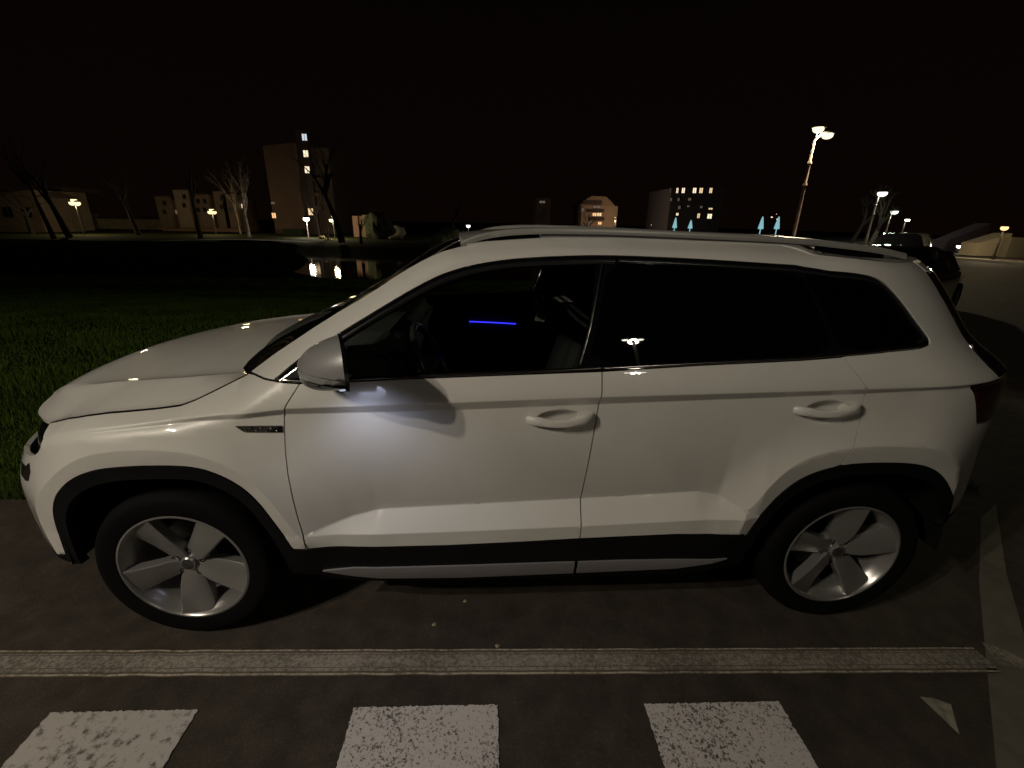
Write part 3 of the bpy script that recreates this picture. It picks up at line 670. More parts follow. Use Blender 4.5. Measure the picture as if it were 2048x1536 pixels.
# welcome lamp under the mirror
pl = MB(); pl.lathe([(0,1.131),(.010,1.131),(.012,1.134)], 16, 'z', (.735,-.11,0)); pw = pl.build('puddle_lamp', emis('puddle_led', (.75,.8,1), .6), MIR, True)
def lamp(name, loc, power, col, r=.05, parent=None, spot=None, rot=None, blend=.5):
    L = bpy.data.lights.new(name, 'SPOT' if spot else 'POINT'); L.energy = power; L.color = col; L.shadow_soft_size = r
    if spot: L.spot_size = math.radians(spot); L.spot_blend = blend
    o = bpy.data.objects.new(name, L); link(o, parent); o.location = loc
    if rot: o.rotation_euler = rot
    return o
# ------------------------------------------------------------------ camera
PC = dict(f=896.33, loc=(1.17982, -1.39179, 1.61765), yaw=.0504456, pitch=.3480825, roll=.0190104)
def cam_axes():
    cy, sy, cp, sp, cr, sr = math.cos(PC['yaw']), math.sin(PC['yaw']), math.cos(PC['pitch']), math.sin(PC['pitch']), math.cos(PC['roll']), math.sin(PC['roll'])
    f0 = Vector((sy, cy, 0)); r = Vector((cy, -sy, 0)); u0 = Vector((0, 0, 1)); f = f0*cp-u0*sp; u = u0*cp+f0*sp
    return r*cr+u*sr, u*cr-r*sr, f
RX, UX, FX = cam_axes()
cd = bpy.data.cameras.new('camera'); cam = bpy.data.objects.new('camera', cd); COL.objects.link(cam); bpy.context.scene.camera = cam
cam.matrix_world = Matrix(((RX.x, UX.x, -FX.x, PC['loc'][0]), (RX.y, UX.y, -FX.y, PC['loc'][1]), (RX.z, UX.z, -FX.z, PC['loc'][2]), (0, 0, 0, 1)))
cd.sensor_width = 36; cd.lens = 36*PC['f']/2048; cd.clip_end = 2000; cd.clip_start = .02
C0 = Vector(PC['loc'])
def ray(px, py): return RX*((px-1024)/PC['f'])-UX*((py-768)/PC['f'])+FX
def at(px, py, Y): d = ray(px, py); return C0+d*((Y-C0.y)/d.y)          # point at depth Y
def G(px, py, z=0): d = ray(px, py); return C0+d*((z-C0.z)/d.z)        # point at height z

ZW = -3.4
# ------------------------------------------------------------------ ground, water, markings
def sheet(name, pts, z, material, kind='structure'):
    o = obj(name, [(p[0], p[1], z) for p in pts], [tuple(range(len(pts)))], material); tag(o, kind=kind); return o
def speckle(name, base, dark, lo, hi, sc=55, edges=False, rough=.8, big=2.5):
    m = mat(name, base, rough, spec=.3, bump=(260, .0012)); nt = m.node_tree; b = nt.nodes['Principled BSDF']
    tc = nt.nodes.new('ShaderNodeTexCoord'); n = nt.nodes.new('ShaderNodeTexNoise'); n.inputs['Scale'].default_value = sc; n.inputs['Detail'].default_value = 6; n.inputs['Roughness'].default_value = .7
    n2 = nt.nodes.new('ShaderNodeTexNoise'); n2.inputs['Scale'].default_value = big; n2.inputs['Detail'].default_value = 2
    ad = nt.nodes.new('ShaderNodeMath'); ad.operation = 'MULTIPLY_ADD'; ad.inputs[1].default_value = .35
    r = nt.nodes.new('ShaderNodeMapRange'); r.inputs[1].default_value = lo; r.inputs[2].default_value = hi
    mx = nt.nodes.new('ShaderNodeMix'); mx.data_type = 'RGBA'; mx.inputs[6].default_value = (*dark, 1); mx.inputs[7].default_value = (*base, 1)
    nt.links.new(tc.outputs['Object'], n.inputs[0]); nt.links.new(tc.outputs['Object'], n2.inputs[0]); nt.links.new(n2.outputs['Fac'], ad.inputs[0]); nt.links.new(n.outputs['Fac'], ad.inputs[2])
    nt.links.new(ad.outputs[0], r.inputs[0]); nt.links.new(r.outputs[0], mx.inputs[0]); nt.links.new(mx.outputs[2], b.inputs['Base Color'])
    return m
STRIPE = speckle('crossing_paint', (.46,.44,.43), (.07,.062,.055), .575, .66, 105)
STRIPE2 = speckle('crossing_paint_smooth', (.36,.345,.325), (.09,.08,.07), .52, .66, 34)
GUT = speckle('gutter_paint', (.26,.24,.205), (.10,.088,.073), .56, .80, 75)
GUTE = speckle('gutter_edge', (.38,.34,.27), (.14,.12,.09), .56, .76, 45)
GUTD = speckle('gutter_groove', (.12,.10,.08), (.05,.042,.034), .5, .8, 90)
GUT2 = speckle('gutter_ridge', (.25,.22,.175), (.08,.066,.052), .58, .80, 90)
PALE = speckle('pale_concrete', (.13,.12,.095), (.09,.08,.065), .5, .8, 8)
road = sheet('road', [(-60,-40),(90,-40),(90,90),(26,90),(3.4,3.2),(3.2,1.6),(-1.2,1.15),(-60,.9)], 0, ASPH)
for i, (a, b, y0, m) in enumerate([(-.33,.165,-.262,STRIPE2),(.700,1.208,-.278,STRIPE),(1.730,2.222,-.298,STRIPE)]):
    r_ = np.random.default_rng(i+5); jj = lambda: float(r_.normal(0, .0016))
    e_ = [(a,-3.6),(b,-3.6)]+[(b+jj(), y) for y in np.linspace(-1.2, y0-.006, 110)]+[(x, y0-.006*(x-a)/(b-a)+jj()) for x in np.linspace(b, a, 70)]+[(a+jj(), y) for y in np.linspace(y0, -1.2, 110)]
    sheet('crosswalk_stripe', e_, .004, m)
sheet('crosswalk_stripe', [(-1.36,-3.6),(-.86,-3.6),(-.86,-.24),(-1.36,-.235)], .004, STRIPE2)
gy = lambda x: -.128-.0255*(x+.6)                    # near edge of the gutter strip
def band(name, a, b, m, z, x0=-6, x1=3.16):
    xs = np.linspace(x0, x1, 90); V = []
    for x in xs:
        j = .0016*math.sin(x*37)+.0012*math.sin(x*91+1)
        V += [(x, gy(x)+a+j, z), (x, gy(x)+b+j*.7, z)]
    o = obj(name, V, [(2*i, 2*i+2, 2*i+3, 2*i+1) for i in range(len(xs)-1)], m); tag(o, kind='structure')
band('gutter', .0, .108, GUTD, .004); band('gutter_line', .001, .008, GUTE, .008); band('gutter_line', .101, .107, GUTE, .008); band('gutter_line', .016, .092, GUT, .008); band('gutter_line', .027, .030, GUTD, .012); band('gutter_line', .080, .083, GUTD, .012)
sheet('paving_strip', [(2.4,-.93),(2.8,-.53),(3.07,-.26),(3.27,-.06),(3.55,.22),(4.1,.72),(4.35,.86),(3.76,.28),(3.45,-.06),(3.25,-.3),(2.95,-.6)], .004, PALE)
sheet('road_marking', [(3.22,-.095),(3.27,-.12),(3.36,-.235),(3.19,-.19)], .008, GUT)
sheet('road_marking', [(2.755,-.305),(2.80,-.31),(2.845,-.335),(2.775,-.435)], .004, speckle('mark_faint', (.26,.25,.2), (.1,.09,.07), .5, .8, 30))
# small litter on the asphalt
for px, py in [(930,1203),(868,1250),(995,1292)]:
    g = G(px, py); V = []
    for k in range(7):
        a = k*6.283/7; r = .007+.006*rng.random(); V.append((g.x+r*math.cos(a), g.y+r*math.sin(a), .0015+.002*rng.random()))
    V.append((g.x, g.y, .008)); o = obj('leaf', V, [(k, (k+1) % 7, 7) for k in range(7)], mat('dry_leaf', (.25,.2,.14), .8))
    tag(o, dict([((930,1203),'pale crumpled leaf on the asphalt below the front door of the white car'),((868,1250),'dry leaf on the asphalt between front wheel and gutter strip'),((995,1292),'dry leaf lying at the upper edge of the gutter strip'),((585,1262),'faint dry leaf on the asphalt right of the front tyre'),((1168,1432),'dry leaf on asphalt just right of the middle crosswalk stripe'),((1262,1492),'larger of two leaf bits left of the right crosswalk stripe'),((1255,1490),'smaller of two leaf bits left of the right crosswalk stripe')])[(px,py)], 'leaf', 'fallen leaves on the asphalt')
# terrain: meadow slopes down to the river, far bank
GRASSM = mat('meadow_soil', (.022,.038,.008), 1, spec=0, noise=(.8, (.012,.015,.005), .4, .7))
def terrain_z(x, y):
    if y < 37: return -.03-2.95*sstep(np.array((y-1.0)/38)).item()
    return -2.98
shore = lambda x: 37+.15*x if x > -60 else 28
V = []; F = []
ys = [.9,1.15,2,3,4,6,8,11,15,20,25,30,33]+[34+.8*k for k in range(48)]+[73]; xs = [-160,-120,-90,-70,-60,-50,-45,-40,-36,-33,-31]+[-30+.6*k for k in range(40)]+[-5.5,-3,-1.5,0,1.5,3,4.5,6,8,11,15,20,26,34]
def mz(x, y):
    xl = G(575, 520, ZW).x*y/G(575, 520, ZW).y
    basin = float(sstep(np.array((x-xl+1.1*math.sin(y*.31)+.5*math.sin(y*.83))/2.5))*sstep(np.array((y-34)/6)))
    bank = float(sstep(np.array((y-1.0)/30)))
    return -.012-2.75*bank+.55*float(sstep(np.array((y-50)/22)))-1.4*basin
for y in ys:
    for x in xs: V.append((x, y, mz(x, y)))
n = len(xs); F = [(i*n+j, i*n+j+1, (i+1)*n+j+1, (i+1)*n+j) for i in range(len(ys)-1) for j in range(n-1)]
tag(obj('meadow_ground', V, F, GRASSM, smooth=True), kind='structure')
WAT = mat('river_water', (.001,.0012,.001), .015, spec=.5, bump=(1.8, .006))
sheet('river', [(-200,25),(60,25),(60,100),(-200,100)], ZW, WAT)
BANKM = mat('bank_grass', (.035,.040,.012), .95, spec=.1, noise=(.5, (.05,.045,.018), .4, .7))
V = []; F = []; xs = np.linspace(-260, 300, 40); rows = [(66,-4),(70,-3.2),(72,-2.6),(75,-1.98),(80,-1.9),(110,-1.9),(200,-1.9),(900,-1.9)]
for y, z in rows:
    for x in xs: V.append((x, y+(2*math.sin(x*.13) if y < 76 else 0), z))
n = len(xs); F = [(i*n+j, i*n+j+1, (i+1)*n+j+1, (i+1)*n+j) for i in range(len(rows)-1) for j in range(n-1)]
tag(obj('far_bank', V, F, BANKM, smooth=True), kind='structure')
PATHM = mat('path_gravel', (.30,.26,.20), .9)
def ribbon(name, pts, m, z, w):
    V = []
    for x, y, w_ in pts: V += [(x, y-w_/2, z), (x, y+w_/2, z)]
    tag(obj(name, V, [(2*i, 2*i+2, 2*i+3, 2*i+1) for i in range(len(pts)-1)], m), kind='structure')
pp = [(G(px, py, -1.88).x, G(px, py, -1.88).y, w) for px, py, w in [(330,481,5),(420,479,4),(500,479,3.5),(560,481,3.5),(620,484,3),(660,480,4)]]
ribbon('far_path', pp, PATHM, -1.885, 3)
# grass blades
def blades(name, n, xr, yr, hgt, m, zf, seed, wmul=1):
    r = np.random.default_rng(seed); t = r.random(n)
    y = yr[0]+(yr[1]-yr[0])*t**1.7; x = np.interp(y, [yr[0], yr[1]], [xr[0][0], xr[1][0]])+r.random(n)*np.interp(y, [yr[0], yr[1]], [xr[0][1]-xr[0][0], xr[1][1]-xr[1][0]])
    z = zf(y); clump = .6+.8*np.abs(np.sin(x*1.9+1.3*np.sin(y*1.3))*np.cos(y*1.7+x*.6)); h = hgt*(.4+.8*r.random(n))*clump*(1+.02*y); a = r.random(n)*6.283; w = (.0022+.0009*y)*wmul; lean = h*.5*r.random(n)
    dx, dy = np.cos(a), np.sin(a); ux, uy = -dy, dx
    A = np.stack([x-ux*w, y-uy*w, z], -1); B = np.stack([x+ux*w, y+uy*w, z], -1); Cc = np.stack([x+dx*lean, y+dy*lean, z+h], -1)
    V = np.stack([A, B, Cc], 1).reshape(-1, 3); me = bpy.data.meshes.new(name); me.vertices.add(3*n); me.vertices.foreach_set('co', V.ravel())
    me.loops.add(3*n); me.loops.foreach_set('vertex_index', np.arange(3*n, dtype=np.int32)); me.polygons.add(n); me.polygons.foreach_set('loop_start', np.arange(0, 3*n, 3, dtype=np.int32)); me.update(calc_edges=True)
    me.materials.append(m); o = link(bpy.data.objects.new(name, me)); tag(o, 'tall dark green meadow grass between the car and the river', 'grass', kind='stuff'); return o
BL = mat('grass_blade', (.064,.108,.016), .9, spec=.03, noise=(.7, (.032,.054,.009), .4, .65))
blades('grass', 330000, ((-4.5, 4.4), (-48, 26)), (1.02, 34), .065, BL, lambda y: -.014-2.75*sstep((y-1.0)/30), 3)
# keep the blades off the asphalt
# ------------------------------------------------------------------ lamps
WARM = (1, .80, .50); COOL = (.93, 1, .82)
IRON = mat('painted_iron', (.05,.05,.05), .5, metal=.3)
POLE = mat('pale_pole', (.30,.24,.20), .6)
def post_lamp(name, label, base, top, heads, col, power, r=.14, polemat=None, group=None, es=60, pr=.05, arm=0, cat='street lamp'):
    """a post with one or more glowing heads; heads = offsets from the post top"""
    t = thing(name, label, cat, tuple(base), 0, group); H = top-base[2]
    m = MB(); m.tube([(0,0,0),(0,0,.25),(0,0,.3),(0,0,H*.55),(0,0,H*.56),(0,0,H-.1)], [pr*2,pr*1.9,pr*1.25,pr*1.05,pr*.85,pr*.7], 10); m.build('pole', polemat or IRON, t, True, 40)
    m = MB()
    for h in heads:
        q = Vector(h)
        if q.length > .05: m.tube([(0,0,H-.25),(q.x*.6,q.y*.6,H-.2),(q.x,q.y,H+q.z-.05)], pr*.45, 6)
    if m.V: m.build('arm', polemat or IRON, t, True)
    for h in heads:
        m = MB(); m.lathe([(.0,r*1.05),(r*.5,r*1.0),(r*1.05,r*.55),(r*1.12,r*.42)], 14, 'z', (h[0],h[1],H+h[2])); cp = m.build('lamp_cap', IRON, t, True)
        m = MB(); m.ball((h[0],h[1],H+h[2]), (r,r,r*.8), 14, 8); g = m.build('lamp_globe', emis('lamp_glow', col, es), t, True)
        if power: lamp('bulb', (h[0],h[1],H+h[2]-r*1.1), power/len(heads), col, r*.8, t)
    return t
def lamp_px(name, label, px, py, pyb, zb, heads, col, power, r, **k):
    g = G(px if 'bx' not in k else k.pop('bx'), pyb, zb); top = at(px, py, g.y); return post_lamp(name, label, (g.x, g.y, zb), top.z, heads, col, power, r, **k)
DKW0 = mat('dark_iron', (.01,.01,.01), .6)
# the lamps that light the car, behind the photographer (seen reflected in paint and glass)
LA = thing('street_lamp', 'low two headed street lamp at front left, glinting in the white paint', 'street lamp', (-3.3,-3.2,0))
m = MB(); m.tube([(0,0,0),(0,0,.4),(0,0,.45),(0,0,4.1)], [.09,.09,.06,.045], 12); m.build('pole', IRON, LA, True, 40)
for dx, dy in ((.30,.0),(.70,.60)):
    m = MB(); m.tube([(0,0,4.05),(dx*.5,dy*.5,4.3),(dx,dy,4.27)], .025, 8); m.build('arm', IRON, LA, True)
    m = MB(); m.lathe([(0,.07),(.10,.06),(.15,.01),(.155,-.01)], 20, 'z', (dx,dy,4.22)); m.build('lamp_cap', IRON, LA, True)
    m = MB(); m.ball((dx,dy,4.2), (.10,.10,.04), 16, 8); m.build('lamp_globe', emis('lamp_glow', (1,.84,.62), 140), LA, True)
    lamp('bulb', (dx,dy,4.13), KEY, (1,.88,.71), .05, LA)
LB = thing('street_lamp', 'tall street lamp with two heads behind the photographer, mirrored in the rear door glass', 'street lamp', (5.0,-9.3,0))
m = MB(); m.tube([(0,0,0),(0,0,.6),(0,0,.65),(0,0,7.3)], [.11,.11,.07,.05], 12); m.build('pole', mat('pole_paint', (.25,.24,.22), .5), LB, True, 40)
for dx in (-.22,.22):
    m = MB(); m.tube([(0,0,7.1),(dx*.6,0,7.4),(dx,0,7.44)], .018, 8); m.build('arm', DKW0, LB, True)
    m = MB(); m.lathe([(0,.10),(.08,.09),(.13,.03),(.13,.02)], 16, 'z', (dx,0,7.37)); m.build('lamp_cap', DKW0, LB, True)
    m = MB(); m.ball((dx,0,7.36), (.10,.06,.045), 16, 8); m.build('lamp_globe', emis('lamp_glow', (1,.95,.78), 22), LB, True)
lamp('bulb', (0,0,7.25), FILL, (1,.88,.70), .15, LB)

# ------------------------------------------------------------------ far bank, left
ZB = -1.9
def wall_px(name, label, cat, x0, x1, yt0, yt1, yb, depth, m, zb=ZB, group=None, roof=None):
    g = G((x0+x1)/2, yb, zb); Y = g.y; a = at(x0, yb, Y); b = at(x1, yb, Y); t0 = at(x0, yt0, Y).z; t1 = at(x1, yt1, Y).z
    t = thing(name, label, cat, (a.x, Y, zb), 0, group); W = b.x-a.x
    V = [(0,0,0),(W,0,0),(W,depth,0),(0,depth,0),(0,0,t0-zb),(W,0,t1-zb),(W,depth,t1-zb),(0,depth,t0-zb)]
    obj('wall', V, [(3,2,1,0),(4,5,6,7),(0,1,5,4),(1,2,6,5),(2,3,7,6),(3,0,4,7)], m, t)
    return t, Y
def win_px(t, Y, x0, y0, x1, y1, m, name='window', proud=.03):
    """a framed window on the front face of a building at depth Y"""
    a = at(x0, y1, Y); b = at(x1, y0, Y); o = t.location
    x0_, x1_, z0_, z1_ = a.x-o.x, b.x-o.x, a.z-o.z, b.z-o.z
    mb = MB(); mb.box((x0_-.08,-proud*2,z0_-.1),(x1_+.08,.01,z0_)); mb.box((x0_-.08,-proud*2,z1_),(x1_+.08,.01,z1_+.08)); mb.box((x0_-.08,-proud*2,z0_),(x0_,.01,z1_)); mb.box((x1_,-proud*2,z0_),(x1_+.08,.01,z1_)); mb.box(((x0_+x1_)/2-.04,-proud*2,z0_),((x0_+x1_)/2+.04,.01,z1_))
    f = mb.build(name, FRAME, t)
    mb = MB(); mb.box((x0_,-proud,z0_),(x1_,.02,z1_)); mb.build('pane', m, f)
    return f
def box_px(t, Y, x0, y0, x1, y1, m, name, d0=-.4, d1=0):
    a = at(x0, y1, Y); b = at(x1, y0, Y); o = t.location; mb = MB(); mb.box((a.x-o.x,d0,a.z-o.z),(b.x-o.x,d1,b.z-o.z)); return mb.build(name, m, t)
FRAME = mat('window_frame_paint', (.12,.11,.10), .6)
PLAS = mat('beige_render', (.27,.19,.13), .9, noise=(.35, (.19,.13,.09), .4, .7)); PLAS2 = mat('pale_render', (.44,.32,.23), .9, noise=(.4, (.33,.24,.17), .4, .7)); BROWN = mat('brown_render', (.17,.10,.068), .9, noise=(.2, (.13,.078,.052), .35, .7)); STONE = mat('wall_stone', (.58,.47,.31), .95, noise=(.9, (.40,.32,.20), .4, .65))
ROOFT = mat('roof_tile', (.09,.06,.05), .9); DKW = mat('dark_window', (.006,.006,.007), .15)
LITW = emis('lit_window', (1,.80,.55), 1.3); LITC = emis('lit_window_cool', (.78,.88,1), .8); LITY = emis('lit_window_yellow', (1,.72,.40), 1.0); LITD = emis('lit_window_dim', (1,.78,.6), .12); LITO = emis('lit_orange', (1,.55,.25), 1.2)
def gable_roof(t, W, D, z, h, m, over=.3):
    obj('roof', [(-over,-over,z),(W+over,-over,z),(W+over,D+over,z),(-over,D+over,z),(-over,D/2,z+h),(W+over,D/2,z+h)], [(0,1,5,4),(2,3,4,5),(1,2,5),(3,0,4),(3,2,1,0)], m, t)
t, Y = wall_px('house', 'long low beige house at the far left edge beyond the river', 'house', -120, 92, 398, 380, 463, 9, PLAS)
gable_roof(t, at(92,463,Y).x-at(-120,463,Y).x, 9, at(0,392,Y).z-ZB, 1.2, ROOFT)
for x in (10, 48): win_px(t, Y, x, 415, x+12, 434, DKW)
t, Y = wall_px('house', 'narrow pale gable end of a house between two leaning tree trunks at far left', 'house', 95, 126, 384, 380, 462, 8, PLAS2)
win_px(t, Y, 96, 392, 101, 405, DKW); box_px(t, Y, 94, 374, 127, 381, ROOFT, 'roof', -.5, 8.4)
t, Y = wall_px('garden_wall', 'long low stone wall behind the three globe lamp across the river', 'wall', 188, 392, 436, 438, 459, .4, STONE)
box_px(t, Y, 184, 428, 193, 457, PLAS2, 'pillar', -.3, .5); box_px(t, Y, 188, 434, 392, 437, ROOFT, 'coping', -.15, .5)
t, Y = wall_px('garden_wall', 'ochre low wall to the right of the blue lit door across the river', 'wall', 396, 446, 437, 437, 461, .4, STONE)
t, Y = wall_px('apartment_building', 'low terrace of flats with lit projecting walls behind the garden wall', 'building', 325, 480, 400, 398, 463, 10, mat('terrace_render', (.34,.20,.12), .9))
for x0, y0, x1, m_ in ((332,394,344,PLAS),(370,381,384,PLAS2),(398,390,424,PLAS),(446,384,456,PLAS),(462,390,478,PLAS)): 
    box_px(t, Y, x0, y0, x1, 455, m_, 'gable_wall', -1.5, 2); box_px(t, Y, x0-1, y0-2, x1+1, y0, ROOFT, 'eaves', -1.8, 2.2)
    n_ = max(1, int((x1-x0)/11))
    for k_ in range(n_):
        xc = x0+(x1-x0)*(k_+.5)/n_; w_ = win_px(t, Y, xc-2, y0+9, xc+2, y0+17, DKW); w_.location.y = -1.5; w_ = win_px(t, Y, xc-2, y0+26, xc+2, y0+34, DKW); w_.location.y = -1.5
for x0, y0, x1, y1, m_ in ((366,415,376,420,LITO),(358,410,362,420,LITY),(396,408,403,414,LITD),(484,408,488,416,LITW),(352,420,356,428,LITD),(430,402,440,412,DKW)): win_px(t, Y-1.6 if x0 > 500 else Y, x0, y0, x1, y1, m_)
t2, Y2 = wall_px('kiosk', 'small entrance hut with a cold blue lit doorway across the river', 'kiosk', 444, 464, 434, 434, 460, 2, BROWN); win_px(t2, Y2, 449, 439, 458, 458, LITC, 'door')
# tower block
t, Y = wall_px('tower_block', 'tall brown tower block with a column of lit stair windows beyond the lamps', 'building', 552, 612, 292, 286, 468, 16, BROWN)
a = at(612, 468, Y); b_ = at(668, 468, Y); o = t.location; zt = at(640, 292, Y).z; mb = MB(); mb.box((a.x-o.x,2.5,0),(b_.x-o.x,16,zt-o.z)); mb.build('wing', mat('dark_render', (.13,.085,.065), .9), t)
mb = MB(); mb.box((a.x-o.x+.01,1.2,0),(a.x-o.x+2.4,2.5,zt-o.z+3)); mb.build('stair_tower', ROOFT, t)
for y0, y1, m_ in ((268,281,LITC),(301,314,LITW),(333,346,LITW),(417,430,LITY)):
    sh = (y0-268)*.085; f = win_px(t, Y+1.2, 605+sh, y0, 613+sh, y1, m_); f.location.y = 1.2; 
    for c_ in f.children: pass
for y0 in (356, 386, 412): bx = box_px(t, Y+2.5, 622, y0, 646, y0+7, BROWN, 'balcony', 1.3, 2.5)
win_px(t, Y, 545, 426, 551, 436, LITO); win_px(t, Y, 543, 404, 549, 408, LITD)
t, Y = wall_px('bush_hedge', 'dark clipped hedge at the foot of the tower block', 'hedge', 565, 606, 458, 458, 470, 2, mat('hedge_leaf', (.02,.03,.01), .95, bump=(3, .3)))
t, Y = wall_px('entrance_porch', 'small lit porch with two pale pillars right of the dark tree trunk', 'porch', 708, 736, 432, 432, 474, 1.5, mat('ochre_wall', (.35,.22,.10), .9))
box_px(t, Y, 710, 432, 716, 474, mat('pink_pillar', (.5,.28,.2), .9), 'pillar', -.3, 0); box_px(t, Y, 729, 430, 735, 476, PLAS2, 'pillar', -.3, 0)
# lamps of the far bank
cl = [(-.42,0,-.30),(.42,0,-.30),(0,0,.12)]
lamp_px('globe_lamp', 'park lamp with three warm globes before the stone wall at far left', 168, 403, 470, ZB, cl+[(.0,.4,-.35)], (1,.84,.46), 1400, .46, group='park lamps beyond the river', es=1.6, cat='park lamp')
lamp_px('globe_lamp', 'park lamp with three warm globes before the low terrace of flats', 433, 422, 470, ZB, [(-.36,0,-.25),(.36,0,-.25),(0,0,.12)], (1,.80,.40), 950, .44, group='park lamps beyond the river', es=1.6, cat='park lamp')
lamp_px('globe_lamp', 'single bright white park lamp at the foot of the tower block', 617.5, 438, 476, ZB, [(0,0,0)], (1,.90,.76), 1200, .54, group='park lamps beyond the river', es=5, polemat=POLE, cat='park lamp')
lamp_px('globe_lamp', 'yellowish park lamp with two globes left of the dark leaning trunk', 670, 437, 478, ZB, [(-.25,0,-.3),(.25,0,.35)], (1,.84,.42), 1000, .42, group='park lamps beyond the river', es=3, cat='park lamp')
lamp_px('globe_lamp', 'small white lamp alone above the left end of the car roof', 937, 452, 478, ZB, [(0,0,0)], (1,1,.85), 300, .42, group='park lamps beyond the river', es=2.5, cat='park lamp')
lamp_px('globe_lamp', 'tiny distant lamp just above the front of the roof rail', 1018, 463, 476, ZB, [(-.3,0,0),(.35,0,.1)], (1,.9,.7), 60, .16, group='park lamps beyond the river', es=14, cat='park lamp')
# trees
BARK = mat('bark_dark', (.022,.017,.013), .95, bump=(14, .03)); BIRCH = mat('bark_pale', (.34,.28,.22), .9, noise=(2.5, (.09,.07,.05), .5, .62)); TWIG = mat('twigs', (.022,.016,.012), .95)
def tree(name, label, base, H, lean, r, m, seed, fork=.4, spread=.5, twig=5, group='bare trees beyond the river', crown=True, tm=None):
    rd = random.Random(seed); t = thing(name, label, 'tree', tuple(base), 0, group)
    tr_ = MB(); cr = MB()
    def grow(p, d, L, rad, lvl, mb):
        pts = [p]; n = 4; dd = Vector(d)
        for i in range(n):
            dd = (dd+Vector((rd.uniform(-1,1), rd.uniform(-1,1), rd.uniform(-.3,.6)))*.09).normalized(); pts.append(pts[-1]+dd*(L/n))
        mb.tube(pts, [rad*(1-.55*i/n) for i in range(n+1)], 7 if lvl < 2 else 4, caps=False)
        if lvl < twig:
            for k in range(rd.choice((2,3)) if lvl else 4):
                i = rd.choice((2,3,4)) if lvl else rd.choice((3,4,4)); a = rd.uniform(0,6.28)
                nd = (dd+Vector((math.cos(a), math.sin(a), rd.uniform(-.1,.35)))*spread*rd.uniform(.7,1.3)).normalized(); grow(pts[i], nd, L*rd.uniform(.55,.78) if lvl else H*.28*rd.uniform(.8,1.1), rad*.42*(1 if lvl else 1.2), lvl+1, cr)
    grow(Vector((0,0,-.1)), Vector((lean,0,1)).normalized(), H*fork, r, 0, tr_)
    tr_.build('trunk', m, t, True)
    if cr.V: cr.build('crown', tm or m, t, True)
    return t
def tree_px(label, px, pyt, pyb, lean, r, m, seed, zb=ZB, name='bare_tree', **k):
    g = G(px, pyb, zb); H = at(px, pyt, g.y).z-zb; return tree(name, label, (g.x, g.y, zb), H, lean, r, m, seed, **k)
tree_px('dark bare tree with spreading boughs before the long beige house', 65, 340, 468, 0, .45, BARK, 1, spread=.9)
tree_px('slender dark trunk leaning left of the narrow pale gable', 108, 300, 476, -.30, .35, BARK, 2, fork=.6)
tree_px('dark trunk close to the right side of the narrow pale gable', 139, 310, 474, -.22, .5, BARK, 3, fork=.55)
tree_px('stout dark trunk in front of the middle of the stone wall', 277, 300, 470, -.03, .5, BARK, 4)
tree_px('tall dark tree standing before the terrace with lit projecting walls', 402, 290, 476, -.12, .42, BARK, 5, fork=.5)
tree_px('pale lit tree with forked upright limbs left of the tower block', 497, 330, 474, -.02, .42, BIRCH, 6, fork=.45, spread=.42)
tree_px('pale slim tree close behind the forked pale tree', 482, 345, 468, .0, .22, BIRCH, 16, fork=.5, spread=.4)
tree_px('dark trunk leaning just right of the two globe yellowish lamp', 684, 300, 484, -.10, .55, BARK, 7, fork=.55)
tree_px('thin tree wrapped in light beside the tower block foot', 640, 320, 474, -.05, .2, TWIG, 17, fork=.3, twig=5)
tree_px('small black forked tree before the lit porch', 723, 428, 487, 0, .28, BARK, 8, spread=.5, fork=.55, twig=2)
tree_px('dark bare tree behind the small white lamp above the roof', 905, 360, 480, 0, .3, TWIG, 9)
# white statue, litter bin, rocks, shrubs
def blob(name, label, cat, g, sz, m, seed, squash=.7, noise=.25, group=None, cards=0):
    r = random.Random(seed); mb = MB(); mb.ball((0,0,0), 1, 18, 12); P = np.array(mb.V)
    ph = [r.uniform(0,6.28) for _ in range(6)]
    k = 1+noise*(np.sin(P[:,0]*3+ph[0])*np.cos(P[:,1]*4+ph[1])+.5*np.sin(P[:,2]*7+ph[2])*np.sin(P[:,0]*6+ph[3])); P = P*k[:,None]*np.array([sz, sz*.8, sz*squash]); P[:,2] = P[:,2]+sz*squash*.85
    V = [tuple(v) for v in P]; F = list(mb.F)
    if cards:
        for _ in range(cards):
            i = r.randrange(len(P)); c = P[i]*r.uniform(.85,1.2); s = sz*.05
            n0 = len(V); V += [tuple(c+np.array([r.uniform(-s,s), r.uniform(-s,s), r.uniform(-s,s)])) for _ in range(3)]; F.append((n0,n0+1,n0+2))
    o = obj(name, V, F, m, None, smooth=not cards); o.location = g; tag(o, label, cat, group); return o
g = G(657, 480, ZB); st = MB(); sc = (at(657,452,g.y).z-ZB)/1.75
sk = [((0,0,0),.16),((0,0,.15),.13),((.04,0,.45),.15),((.05,0,.85),.20),((-.02,0,1.1),.16),((-.04,0,1.35),.22),((-.02,0,1.5),.10),((0,0,1.58),.07),((.02,0,1.68),.11),((.02,0,1.78),.05)]
st.tube([(a[0]*sc,a[1]*sc,a[2]*sc) for a,b in sk], [b*sc for a,b in sk], 12); st.box((-.35*sc,-.35*sc,-.1),(.35*sc,.35*sc,.1*sc))
o = st.build('statue', mat('white_stone', (.75,.66,.55), .7), None, True); o.location = (g.x,g.y,ZB); tag(o, 'small pale standing statue between the two park lamps', 'statue')
HEDGE = mat('shrub_leaf', (.05,.05,.02), .9, noise=(1.5, (.02,.025,.008), .4, .6)); ROCKM = mat('pale_rock', (.42,.36,.27), .95, noise=(.8, (.28,.24,.18), .4, .6), bump=(2.5, .3))
